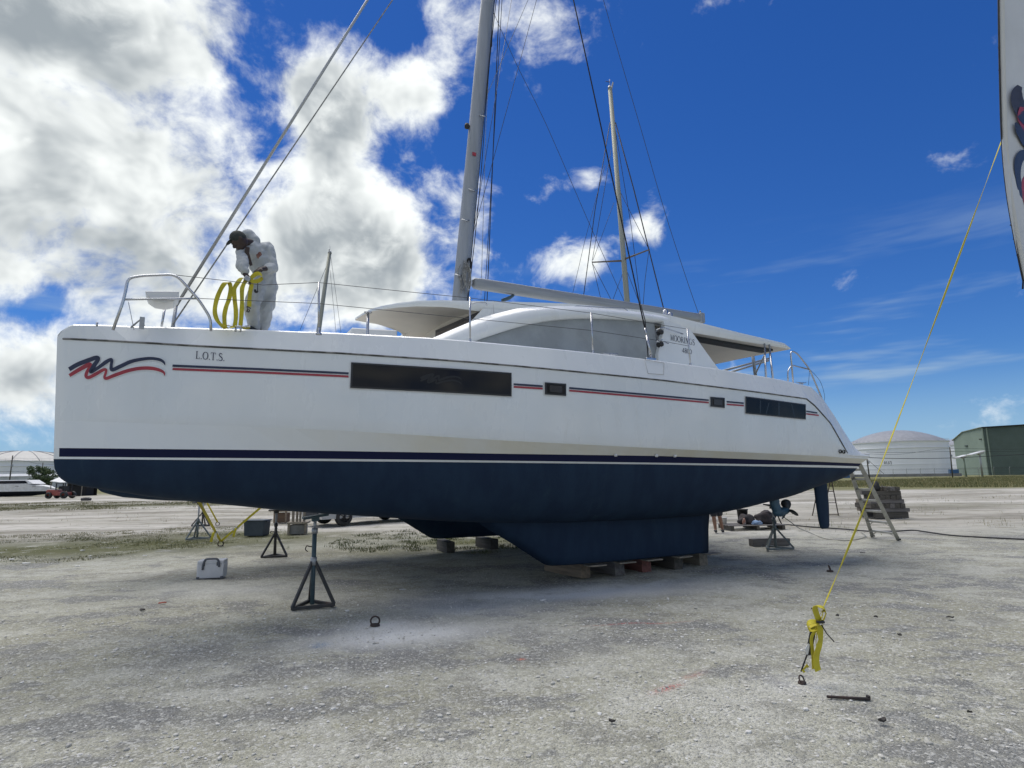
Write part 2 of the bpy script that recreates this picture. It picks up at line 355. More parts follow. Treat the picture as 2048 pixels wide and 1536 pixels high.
for (px, py, rx, ry, rot, col_, k_) in ((1335, 1375, .05, .16, -.9, (.5, .06, .08), .8), (1385, 1350, .05, .13, -.9, (.5, .06, .08), .4), (1275, 1248, .55, .03, .15, (.45, .07, .07), .75), (1043, 1319, .035, .03, 0, (.65, .14, .05), .95), (641, 1286, .09, .10, 0, (.12, .25, .45), .6), (632, 1291, .05, .04, 0, (.08, .18, .35), .6), (765, 1243, .06, .03, 0, (.2, .5, .3), .4)):
    c = t.mix(t.m('MULTIPLY', t.m('MULTIPLY', spot(px, py, rx, ry, rot), nz), k_), c, col_)
# beyond the boat the yard is bleached and pale, with grassy verges far out
far = t.ss(sv.outputs[1], 15, 22)
fc = t.mix(t.ss(t.noise(t.vm('MULTIPLY', vec, (.25, 1, 1)), .5, 4, .7), .40, .60), (.48, .455, .39), (.28, .262, .215))
fc = t.mix(t.ss(t.noise(t.vm('MULTIPLY', vec, (.2, 1, 1)), .16, 3, .65), .50, .60), fc, (.56, .535, .475))
fc = t.mix(t.m('MULTIPLY', t.ss(n_mid, .54, .66), .6), fc, (.17, .165, .09))
c = t.mix(far, c, fc)
for (px, py, rx, ry, rot, k_) in ((60, 1102, 6.0, 1.9, .05, 1.), (330, 1085, 4.0, 1.7, -.1, 1.), (480, 1068, 3.0, 1.4, -.1, .9), (930, 1082, 2.2, 1.6, 0, 1.), (560, 1075, 3.0, 1.2, 0, .6), (800, 1105, 2.5, .9, 0, .5), (180, 1012, 22, 4.5, .1, .8), (1900, 1010, 6, 2.5, 0, .35)):
    c = t.mix(t.m('MULTIPLY', t.m('MULTIPLY', spot(px, py, rx, ry, rot), t.ss(n_mid, .30, .48)), k_), c, (.105, .108, .042))
vf = t.m('MAXIMUM', t.ss(sv.outputs[1], 75, 110), t.m('MULTIPLY', t.ss(sv.outputs[1], 57, 64), t.ss(sv.outputs[0], 26, 36))); c = t.mix(vf, c, (.19, .185, .085))
t.l(c, b.inputs['Base Color']); b.inputs['Roughness'].default_value = .92; b.inputs['Specular IOR Level'].default_value = .25
hgt = t.m('ADD', t.m('ADD', t.m('MULTIPLY', n_f, .9), t.m('MULTIPLY', t.ss(vor.outputs['Distance'], .65, .0), .42)), t.m('ADD', t.m('MULTIPLY', t.ss(vor2.outputs['Distance'], .6, 0), .22), t.m('MULTIPLY', n_ff, .30)))
bn = t.n('ShaderNodeBump'); bn.inputs['Strength'].default_value = .85; bn.inputs['Distance'].default_value = .032; t.l(hgt, bn.inputs['Height']); t.l(bn.outputs[0], b.inputs['Normal'])
Fc = np.column_stack([np.full(na, len(V) - 1), j1, np.arange(na), np.arange(na)])
ground = npmesh('ground', V, np.vstack([F]), gm, smooth=True); tag(ground, kind='structure')

# loose stones, too many to count
def inpoly(P, x, y):
    c_ = np.zeros(len(x), bool); n = len(P)
    for i in range(n):
        x1, y1 = P[i]; x2, y2 = P[i - 1]
        with np.errstate(divide='ignore', invalid='ignore'):
            c_ ^= ((y1 > y) != (y2 > y)) & (x < (x2 - x1) * (y - y1) / (y2 - y1 + 1e-12) + x1)
    return c_
ico = bmesh.new(); bmesh.ops.create_icosphere(ico, subdivisions=1, radius=1); icoV = np.array([v_.co[:] for v_ in ico.verts]); icoF = np.array([[v_.index for v_ in f_.verts] for f_ in ico.faces]); ico.free()
octV = np.array([(1, 0, 0), (0, 1, 0), (-1, 0, 0), (0, -1, 0), (0, 0, 1), (0, 0, -1)], float); octF = np.array([(0, 1, 4), (1, 2, 4), (2, 3, 4), (3, 0, 4)])
def scatter(name, n, dmin, dmax, smin, smax, base, bF, mats, pw=2.2, seed=1, label=None):
    rg = np.random.default_rng(seed)
    u = rg.random(n); d = dmin * (dmax / dmin) ** (u ** .8); th = (rg.random(n) - .5) * 1.62
    x = d * np.tan(th) ; y = d
    x = np.clip(x, -1.15 * d, 1.15 * d)
    s_ = smin + (smax - smin) * rg.random(n) ** pw
    cl = np.array([mnoise.noise((a_ * .9, b_ * .9, 3.)) for a_, b_ in zip(x, y)])
    keep = rg.random(n) < np.clip(.55 + cl * 1.1, .08, 1); x, y, s_ = x[keep], y[keep], s_[keep]; n = len(x)
    rot = rg.random(n) * 6.28; ax = .7 + .7 * rg.random(n); az_ = .35 + .45 * rg.random(n)
    Bv = base[None] * (1 + .28 * (rg.random((n, len(base), 1)) - .5)); Bv = Bv * np.stack([s_ * ax, s_ / ax, s_ * az_], -1)[:, None]
    cs, sn = np.cos(rot)[:, None], np.sin(rot)[:, None]
    xx = Bv[..., 0] * cs - Bv[..., 1] * sn + x[:, None]; yy = Bv[..., 0] * sn + Bv[..., 1] * cs + y[:, None]; zz = Bv[..., 2] + (gheight(x, y) + s_ * az_ * .35)[:, None]
    Vv = np.stack([xx, yy, zz], -1).reshape(-1, 3); Ff = (bF[None] + (np.arange(n) * len(base))[:, None, None]).reshape(-1, 3)
    mi = np.repeat(rg.choice(len(mats), n, p=[.5, .3, .2]), len(bF))
    o = npmesh(name, Vv, Ff, mats, mi=mi); tag(o, label, 'gravel', kind='stuff'); return o
ST = [mat('stone_pale', (.60, .585, .53), .9, base2=(.46, .45, .40), nsc=30), mat('stone_grey', (.44, .43, .39), .9, base2=(.36, .355, .32), nsc=30), mat('stone_chalk', (.76, .75, .71), .9, base2=(.5, .49, .46), nsc=30)]
scatter('gravel', 9000, 3.0, 9, .005, .022, icoV, icoF, ST, 3.2, 1, 'loose pale limestone gravel strewn over the foreground')
scatter('gravel_chips', 26000, 3.0, 24, .004, .016, octV, octF, ST, 2.2, 2, 'fine grey and white stone chips all over the yard')

# low grass and weeds
def grass(name, poly_px, n, hmin, hmax, wid, cols, label, cat='grass', clump=.9, thr=.0, seed=3, lean=.5, world=None):
    rg = np.random.default_rng(seed); P = world or [(G(x, y).x, G(x, y).y) for x, y in poly_px]
    xs = [p[0] for p in P]; ys = [p[1] for p in P]; x = rg.uniform(min(xs), max(xs), n * 3); y = rg.uniform(min(ys), max(ys), n * 3)
    k_ = inpoly(P, x, y); x, y = x[k_], y[k_]
    cl = np.array([mnoise.noise((a_ * clump, b_ * clump, seed * 1.7)) + .5 * mnoise.noise((a_ * clump * 3.1, b_ * clump * 3.1, 9.)) for a_, b_ in zip(x, y)])
    k_ = rg.random(len(x)) < np.clip((cl - thr) * 2.2 + .35, .02, 1); x, y, cl = x[k_][:n], y[k_][:n], cl[k_][:n]; n = len(x)
    h = (hmin + (hmax - hmin) * rg.random(n) ** 1.6) * np.clip(.7 + cl * .7, .4, 1.4); a = rg.random(n) * 6.28; ln = (rg.random(n) ** 1.5) * lean * h; la = rg.random(n) * 6.28; ww = wid * (.6 + .8 * rg.random(n))
    z = gheight(x, y) - .01; dx, dy = np.cos(a) * ww / 2, np.sin(a) * ww / 2; lx, ly = np.cos(la) * ln, np.sin(la) * ln
    Vv = np.stack([np.stack([x - dx, y - dy, z], -1), np.stack([x + dx, y + dy, z], -1), np.stack([x + lx * .4 + dx * .7, y + ly * .4 + dy * .7, z + h * .6], -1), np.stack([x + lx * .4 - dx * .7, y + ly * .4 - dy * .7, z + h * .6], -1), np.stack([x + lx, y + ly, z + h], -1)], 1).reshape(-1, 3)
    bI = (np.arange(n) * 5)[:, None]; Ff = np.concatenate([bI + np.array([[0, 1, 2]]), bI + np.array([[0, 2, 3]]), bI + np.array([[3, 2, 4]])], 0)
    mm = rg.integers(0, len(cols), n); o = npmesh(name, Vv, Ff, cols, mi=np.concatenate([mm] * 3)); tag(o, label, cat, kind='stuff'); return o
GC = [mat('grass_green', (.075, .105, .03), .8, base2=(.05, .08, .022), nsc=.8), mat('grass_olive', (.17, .165, .06), .8, base2=(.12, .125, .045), nsc=.8), mat('grass_straw', (.32, .28, .14), .85, base2=(.24, .215, .10), nsc=.8)]
grass('grass_verge', [(-60, 1072), (230, 1062), (430, 1052), (560, 1056), (600, 1075), (480, 1090), (300, 1100), (180, 1118), (-60, 1134)], 30000, .012, .06, .012, GC, 'low mossy grass strip on the ground left of the boat', thr=-.12, clump=.6)
grass('weeds_under_boat', [(830, 1058), (1030, 1058), (1075, 1100), (960, 1108), (830, 1102), (700, 1104), (640, 1092), (700, 1072)], 11000, .015, .10, .012, GC[:2] + [GC[0]], 'green weeds growing in the shade between the keels', thr=.0, clump=1.6, seed=4)
grass('grass_far_verge', [(-160, 1008), (180, 1003), (420, 1003), (560, 1008), (420, 1012), (250, 1018), (40, 1024), (-160, 1026)], 22000, .03, .15, .03, [GC[1], GC[1], GC[2]], 'yellow green grass strip far beyond the bow', clump=.25, thr=-.25, seed=5)
grass('grass_field', None, 90000, .12, .55, .05, [GC[1], GC[1], GC[2], GC[2], GC[0]], 'tall grass growing along the fence on the right', clump=.05, thr=-.45, seed=6, lean=.9, world=[(34, 82), (44, 68), (58, 59), (72, 57), (160, 132), (130, 165), (64, 125), (40, 95)])
grass('grass_tufts', [(1440, 1028), (1800, 990), (2100, 990), (2100, 1075), (1900, 1060), (1680, 1075), (1440, 1078)], 5000, .03, .16, .012, GC, 'scattered dry tufts in the pale yard behind the stern', clump=.6, thr=.42, seed=8)
grass('grass_tufts_left', [(380, 1012), (620, 1012), (900, 1050), (800, 1100), (420, 1100), (300, 1060), (-60, 1040)], 5000, .03, .14, .011, GC, 'scattered tufts in the yard under the bows', clump=.7, thr=.38, seed=9)
# ------------------------------------------------------------------ the catamaran (s aft from the bow, v out to port from the port hull centre, z up)
TH = R(28); BX, BY = -5.262, 6.860; HW = 5.3
bA = Vector((math.cos(TH), math.sin(TH), 0)); bN = Vector((math.sin(TH), -math.cos(TH), 0)); bO = Vector((BX, BY, 0))
boat = empty('sailing_catamaran', (BX, BY, 0), TH, 'large white sailing catamaran with dark blue bottom, propped up on stands and blocks', 'catamaran')
def bp(s, v, z): return Vector((s, -v, z))
def wp(s, v, z): return bO + bA * s + bN * v + Vector((0, 0, z))
def pb(px, py, v):
    d = ray(px, py); t_ = (bO + bN * v - CAM).dot(bN) / d.dot(bN); P = CAM + d * t_; q = P - bO
    return q.dot(bA), P.z
def pbv(px, py, v):
    s, z = pb(px, py, v); return bp(s, v, z)
T_TOP = [(0, 3.44), (.03, 3.49), (.13, 3.58), (.6, 3.597), (1.385, 3.618), (2.536, 3.642), (3.03, 3.654), (4.294, 3.682), (4.884, 3.684), (6.896, 3.68), (8.336, 3.656), (9.626, 3.624), (10.55, 3.579), (11.4, 3.542), (12.366, 3.455), (12.7, 3.249), (13.03, 2.924), (13.5, 2.42), (13.6, 2.316), (13.7, 2.22), (14.0, 2.10)]
T_RAIL = [(0, 3.40), (.6, 3.378), (1.356, 3.358), (2.238, 3.351), (3.27, 3.351), (5.254, 3.34), (8.21, 3.294), (10.556, 3.223), (12.04, 3.169), (12.24, 3.05), (12.715, 2.707), (13.188, 2.12), (13.4, 2.09), (14.0, 2.07)]
T_CH = [(0, 2.47), (.93, 2.437), (1.89, 2.412), (3.05, 2.377), (5.186, 2.277), (8.15, 2.188), (12.454, 2.084), (13.2, 2.05), (14.0, 2.03)]
T_ST = [(0, 2.126), (.955, 2.109), (2.83, 2.091), (5.3, 2.06), (8.25, 2.039), (12.6, 1.941), (14.0, 1.905)]
T_SB = [(0, 2.027), (.962, 2.01), (2.837, 1.99), (8.26, 1.928), (12.6, 1.876), (14.0, 1.848)]
T_AF = [(0, 2.001), (.964, 1.984), (2.84, 1.962), (8.278, 1.9), (12.6, 1.832), (14.0, 1.808)]
T_BT = [(0, 1.99), (.016, 1.888), (.062, 1.797), (.134, 1.734), (.242, 1.698), (.72, 1.603), (1.045, 1.531), (1.428, 1.478), (1.863, 1.423), (2.264, 1.36), (2.746, 1.298), (4, 1.168), (5.2, 1.051), (6.5, .98), (8.5, .95), (9.94, .963), (10.77, 1.042), (12.14, 1.23), (13.05, 1.433), (14.0, 1.62)]
T_B = [(0, .025), (.1, .085), (.5, .24), (1, .38), (2, .60), (3, .77), (4.5, .93), (6, 1.0), (8, 1.03), (11, 1.0), (12.5, .96), (14.0, .90)]
def hb(s): return lerp(T_B, s)
def fk(s): return min(1, max(0, (s - .4) / 2.6))
def b_ch(s): return hb(s) * (.985 - .02 * (1 - fk(s)))
def b_st(s): return hb(s) * (.95 - .085 * fk(s))
def b_af(s): return hb(s) * (.94 - .115 * fk(s))
def b_top(s): return hb(s) - .11 * min(1, s / .7) * min(1, hb(s) / .3)
def side0(s, z):
    zc, zr = lerp(T_CH, s), lerp(T_RAIL, s); k_ = (z - zc) / max(.01, zr - zc)
    return b_ch(s) + (hb(s) - b_ch(s)) * k_ + .012 * math.sin(max(0, min(1, k_)) * math.pi) * fk(s)
def side(s, z):
    q = s
    for _ in range(4): q = s + .085 * max(0, (z - 2) / 1.4) * max(0, 1 - q / 1.5)
    return side0(max(0, q), z)
def ph(px, py):
    v = 1.
    for _ in range(12):
        s, z = pb(px, py, v); v = .5 * v + .5 * side(max(0, s), z)
    return s, z
def hp(s, z, off=.006):
    return bp(s, side(s, z) + off + .004, z)
SS = [0, .015, .03, .055, .08, .11, .15, .2, .27, .36, .5, .7, .95, 1.25, 1.6, 2, 2.5, 3, 3.6, 4.2, 4.83, 5.5, 6.2, 6.9, 7.6, 8.3, 9, 9.7, 10.4, 11, 11.5, 12, 12.24, 12.366, 12.54, 12.7, 12.86, 13.03, 13.188, 13.3, 13.4, 13.5, 13.6, 13.7, 13.85, 14.0]
def section(s, deep=0.):
    zt, zr, zc = lerp(T_TOP, s), lerp(T_RAIL, s), lerp(T_CH, s); zs, zb, za, zk = lerp(T_ST, s), lerp(T_SB, s), lerp(T_AF, s), lerp(T_BT, s) - deep * max(0, 1 - abs(s - .5) / 2.5) * min(1, s / .08)
    pts = [(0., zt + .02 * min(1, s) if s < 12.3 else zt - .0), (b_top(s) * .6, zt + .01 * min(1, s)), (max(.004, b_top(s) - .03), zt), (b_top(s), zt - .02), (hb(s), zr), (hb(s) * .999, zr - .012)]
    mm = [0, 0, 0, 0, 0]
    for k_ in (.875, .75, .625, .5, .375, .25, .125): z = zc + (zr - zc) * k_; pts.append((side0(s, z), z)); mm.append(0)
    pts.append((b_ch(s), zc)); mm.append(0)
    pts.append((b_ch(s) * .992, zc - .03)); mm.append(0)
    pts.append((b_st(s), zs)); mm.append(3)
    pts.append((b_st(s) * .55 + b_af(s) * .45, zb)); mm.append(1 if s >= .055 else 0)
    pts.append((b_af(s), za)); mm.append(0)
    n = 9
    for i in range(1, n + 1):
        a = i / n * math.pi / 2; pts.append((b_af(s) * max(0, math.cos(a)) ** .72, za - (za - zk) * math.sin(a) ** 1.15)); mm.append(2)
    return pts, mm
def make_hull(v0, ds, deep):
    mb = MB(); rows = []; mm = None
    for s in SS:
        pts, mm_ = section(s, deep)
        full = [(-v, z) for v, z in pts[::-1]] + pts[1:] if False else None
        row = []
        for v, z in pts: row.append((v, z))
        R_ = [(v, z) for v, z in row] + [(-v, z) for v, z in row[-2:0:-1]]
        rk = 0
        ring = []
        for v, z in R_:
            se = min(s, 14.0 - .95 * max(0, 2.07 - z)) if s > 12.6 else s - .085 * max(0, (z - 2) / 1.4) * max(0, 1 - s / 1.5)
            ring.append(bp(se + ds, v + v0, z))
        rows.append(ring)
    n = len(rows[0]); half = len(section(1)[0])
    vs = [p for r_ in rows for p in r_]; mb.v = [tuple(p) for p in vs]
    for i in range(len(SS) - 1):
        mm_ = section(SS[i])[1]
        for j in range(n):
            jj = j if j < half - 1 else n - 1 - j
            mb.f.append((i * n + j, i * n + (j + 1) % n, (i + 1) * n + (j + 1) % n, (i + 1) * n + j)); mb.mi.append(mm_[jj]); mb.sm.append(jj >= 18 or 5 <= jj <= 12)
    e = (len(SS) - 1) * n; mb.f.append(tuple(e + j for j in range(n))); mb.mi.append(0); mb.sm.append(False)
    return mb.build('hull', [GEL, NAVY, ANTI, GELB], boat)
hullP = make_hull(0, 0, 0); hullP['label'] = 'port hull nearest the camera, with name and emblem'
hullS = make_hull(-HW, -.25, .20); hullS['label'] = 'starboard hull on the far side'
# keels, rudders, saildrives
def make_keel(v0):
    mb = MB(); rows = []
    for z, s0, s1, hw in ((1.15, 5.15, 10.35, .20), (.98, 5.42, 10.2, .185), (.7, 5.9, 10.15, .16), (.45, 6.3, 10.13, .14), (.33, 6.5, 10.12, .125), (.30, 6.62, 10.1, .10)):
        ring = []
        for u in np.linspace(0, 1, 17): ring.append(bp(s0 + (s1 - s0) * u, v0 + hw * max(.03, math.sin(math.pi * min(1, u ** .62))) ** .7 * (1 if u < .97 else .25), z - (.03 * (u) if z < .4 else 0)))
        for u in np.linspace(1, 0, 17)[1:-1]: ring.append(bp(s0 + (s1 - s0) * u, v0 - hw * max(.03, math.sin(math.pi * min(1, u ** .62))) ** .7 * (1 if u < .97 else .25), z - (.03 * u if z < .4 else 0)))
        rows.append(ring)
    mb.grid(rows, close=True); n = len(rows[0]); mb.f.append(tuple(5 * n + j for j in range(n))); mb.mi.append(0); mb.sm.append(False)
    return mb.build('keel', ANTI, boat)
make_keel(0); make_keel(-HW)
for v0 in (0, -HW):
    mb = MB(); rows = []
    for z, s0, s1, hw in ((1.60, 13.32, 13.80, .045), (1.4, 13.34, 13.81, .05), (1.0, 13.36, 13.80, .045), (.72, 13.39, 13.77, .04), (.58, 13.42, 13.75, .03), (.53, 13.48, 13.70, .012)):
        rows.append([bp(s0 + (s1 - s0) * u, v0 + sg * hw * math.sin(math.pi * u ** .6) ** .8, z) for sg, us in ((1, np.linspace(0.001, .999, 9)), (-1, np.linspace(.999, .001, 9)[1:-1])) for u in us])
    mb.grid(rows, close=True); n = len(rows[0]); mb.f.append(tuple(5 * n + j for j in range(n))); mb.mi.append(0); mb.sm.append(False)
    mb.build('rudder', ANTI, boat)
    sd_ = MB(); rows = []
    for s, z, rx in ((11.98, 1.30, .07), (12.0, 1.1, .065), (12.04, 1.0, .075), (12.1, .93, .09)):
        rows.append([bp(s + .13 * math.cos(a) + .06, v0 + rx * math.sin(a), z) for a in np.linspace(0, 2 * math.pi, 12, endpoint=False)])
    sd_.grid(rows, close=True); sd_.tube([bp(12.0, v0, .93), bp(12.06, v0, .93), bp(12.2, v0, .94), bp(12.38, v0, .955), bp(12.46, v0, .96)], [.02, .075, .10, .07, .045], 12)
    drive = sd_.build('saildrive', mat('drive_blue', (.05, .12, .17), .5, base2=(.03, .08, .12), nsc=5), boat)
    for a in (R(75), R(195), R(315)):
        pm = MB(); rws = []
        ax = Vector((0, math.cos(a), math.sin(a))); tw = Vector((.75, -.66 * math.sin(a), .66 * math.cos(a)))
        for q, wd in ((.03, .04), (.07, .075), (.12, .10), (.17, .10), (.215, .07), (.235, .02)):
            c0 = bp(12.45, v0, .96) + ax * q; rws.append([c0 - tw * wd, c0 + Vector((.008, 0, 0)), c0 + tw * wd, c0 - Vector((.008, 0, 0))])
        pm.grid(rws, close=True); pm.build('propeller_blade', mat('propeller_bronze', (.06, .075, .08), .4, .5, base2=(.03, .03, .03), nsc=8), drive)
# rub rail, port and starboard
for sg, v0, hull in ((1, 0, hullP), (-1, -HW, hullS)):
    mb = MB(); pts = []
    for s in [q for q in SS if .05 <= q <= 13.19]:
        z = lerp(T_RAIL, s); pts.append(bp(s - .08 * max(0, 1 - s / 1.5) + (0 if sg > 0 else -.25), v0 + sg * (hb(s) + .004), z))
    mb.tube(pts, .013, 6); mb.build('rub_rail', RUB, hull)
# hull windows with rims
def hull_window(q, name='window'):
    c4 = [ph(*p) for p in q]; n = 14
    def pt(u, w_, off):
        s = (c4[0][0] * (1 - u) + c4[1][0] * u) * (1 - w_) + (c4[3][0] * (1 - u) + c4[2][0] * u) * w_; z = (c4[0][1] * (1 - u) + c4[1][1] * u) * (1 - w_) + (c4[3][1] * (1 - u) + c4[2][1] * u) * w_
        return hp(s, z, off)
    L = abs(c4[1][0] - c4[0][0]); Hh = abs(c4[3][1] - c4[0][1]); eu, ew = .022 / L, .022 / Hh
    mb = MB(); rows = [[pt(u, w_, .012) for u in np.linspace(eu * .5, 1 - eu * .5, n)] for w_ in np.linspace(ew * .5, 1 - ew * .5, 5)]
    mb.grid(rows); win = mb.build(name, GLASS, hullP)
    fr = MB(); ou = [(u, 0) for u in np.linspace(0, 1, n)] + [(1, w_) for w_ in np.linspace(0, 1, 5)[1:]] + [(u, 1) for u in np.linspace(1, 0, n)[1:]] + [(0, w_) for w_ in np.linspace(1, 0, 5)[1:-1]]
    def ins(u, w_, k_): return (k_ * eu + u * (1 - 2 * k_ * eu), k_ * ew + w_ * (1 - 2 * k_ * ew))
    rws = [[pt(*ins(u, w_, 0), .001) for u, w_ in ou], [pt(*ins(u, w_, 0), .015) for u, w_ in ou], [pt(*ins(u, w_, 1), .016) for u, w_ in ou], [pt(*ins(u, w_, 1.05), .008) for u, w_ in ou]]
    fr.grid(rws, close=True, sm=False); fr.build('frame', GFRAME, win)
    gk = MB(); rws = [[pt(*ins(u, w_, -.55), .0015) for u, w_ in ou], [pt(*ins(u, w_, -.55), .004) for u, w_ in ou], [pt(*ins(u, w_, .1), .004) for u, w_ in ou]]
    gk.grid(rws, close=True, sm=False); gk.build('sealant', WHITE, win)
    return win, pt
w1, w1pt = hull_window([(702, 725), (1022, 746), (1022, 793), (700, 776)]); w1['label'] = 'long dark hull window amidships'
w2, w2pt = hull_window([(1089, 765), (1131, 768), (1131, 792), (1089, 789)])
w3, w3pt = hull_window([(1420, 794), (1448, 796), (1448, 816), (1420, 813)])
w4, w4pt = hull_window([(1490, 793), (1610, 809), (1610, 839), (1490, 827)]); w4['label'] = 'aft dark hull window'
for wn, wpt in ((w2, w2pt), (w3, w3pt)):
    mb = MB(); mb.grid([[wpt(u, w_, .019) for u in (.2, .5, .8)] for w_ in (.22, .5, .78)]); mb.build('opening_pane', mat('port_pane', (.022, .02, .02), .15), wn)
# faint emblem printed on the long window, and inner frames of the aft one
for u0, u1, wa, wb, dg in ((.22, .235, .12, .9, 0), (.52, .54, .1, .95, 0), (.36, .375, .2, .9, -.05), (.74, .755, .1, .9, .05)):
    mb = MB(); mb.grid([[w4pt(u0, wa, .0135), w4pt(u1, wa, .0135)], [w4pt(u0 + dg, wb, .0135), w4pt(u1 + dg, wb, .0135)]]); mb.build('inner_frame', mat('inner_frame_grey', (.016, .017, .018), .2), w4)
# stripes
def strip(x0, y0, x1, y1, hgt, m_, name, off=.004):
    a = ph(x0, y0); e = ph(x1, y1); mb = MB(); rows = [[], []]
    for u in np.linspace(0, 1, 24):
        s = a[0] + (e[0] - a[0]) * u; z = a[1] + (e[1] - a[1]) * u
        rows[0].append(hp(s, z + hgt / 2, off)); rows[1].append(hp(s, z - hgt / 2, off))
    mb.grid(rows); mb.build(name, m_, hullP)
for x0, y0, x1, y1 in ((345, 731.5, 697, 747), (1027, 768.5, 1085, 772.5), (1138, 776, 1417, 800.5), (1453, 803.5, 1487, 806.5), (1612, 822.5, 1634, 826)):
    strip(x0, y0, x1, y1, .028, NAVY2, 'navy_stripe'); dy = 6.6 if x0 < 1000 else 5.2
    strip(x0, y0 + dy, x1 + (3 if x0 > 1600 else 0), y1 + dy - .4, .028, REDV, 'red_stripe')
# flat shapes on a surface: strokes of varying width, given in picture points and laid on the hull
def stroke(P, wd, conv, m_, name, parent, n=8, rnd=True):
    pts = [Vector((p[0], p[1], 0)) for p in P]; sp = smoothpath(pts, n); wv = np.interp(np.linspace(0, len(P) - 1, len(sp)), range(len(P)), wd); A, B = [], []
    for i, p in enumerate(sp):
        t_ = (sp[min(i + 1, len(sp) - 1)] - sp[max(i - 1, 0)]).normalized(); nn = Vector((-t_.y, t_.x, 0))
        A.append(conv(*(p + nn * wv[i] / 2)[:2])); B.append(conv(*(p - nn * wv[i] / 2)[:2]))
    mb = MB(); mb.grid([A, B], sm=False); return mb.build(name, m_, parent)
def ze(x, y): return (100 + x / 5.389, 680 + y / 5.389)
def onhull(off): return lambda x, y: (lambda q: hp(q[0], q[1], off))(ph(*ze(x, y)))
WHV = mat('white_vinyl', (.72, .73, .74), .4)
blueP = [(208, 318), (300, 265), (410, 222), (500, 192), (520, 212), (480, 270), (440, 345), (520, 300), (600, 242), (655, 212), (668, 230), (660, 280), (672, 322), (760, 285), (870, 235), (980, 210), (1090, 200), (1180, 213), (1225, 240), (1240, 272)]
blueW = [46, 48, 48, 46, 40, 48, 40, 36, 42, 34, 32, 34, 40, 42, 40, 36, 32, 32, 26, 6]
redP = [(210, 385), (290, 335), (380, 285), (430, 262), (432, 290), (400, 345), (390, 390), (420, 405), (500, 365), (570, 325), (605, 322), (600, 360), (588, 400), (610, 415), (700, 380), (830, 335), (960, 308), (1080, 305), (1170, 322), (1225, 350), (1236, 385)]
redW = [34, 42, 46, 40, 36, 36, 36, 36, 38, 34, 26, 28, 26, 34, 38, 38, 38, 38, 34, 26, 6]
stroke(redP, [x + 14 for x in redW], onhull(.003), WHV, 'emblem_outline', hullP)
stroke(blueP, [x + 14 for x in blueW], onhull(.0034), WHV, 'emblem_outline', hullP)
stroke(redP, redW, onhull(.0055), REDV, 'emblem_red_wave', hullP); stroke(blueP, blueW, onhull(.0065), NAVY2, 'emblem_navy_wave', hullP)
GW = mat('glass_print', (.002, .002, .002), .4)
def wz(x, y): # the same emblem, ghosted on the long window
    X_ = (x - 195) / 1050; Y_ = (y - 170) / 260; return w1pt(.40 + X_ * .26, .24 + Y_ * .42 + X_ * .05, .0135)
stroke(blueP, [w_ * 1.25 for w_ in blueW], wz, GW, 'window_print', w1); stroke(redP, [w_ * 1.2 for w_ in redW], wz, GW, 'window_print', w1)
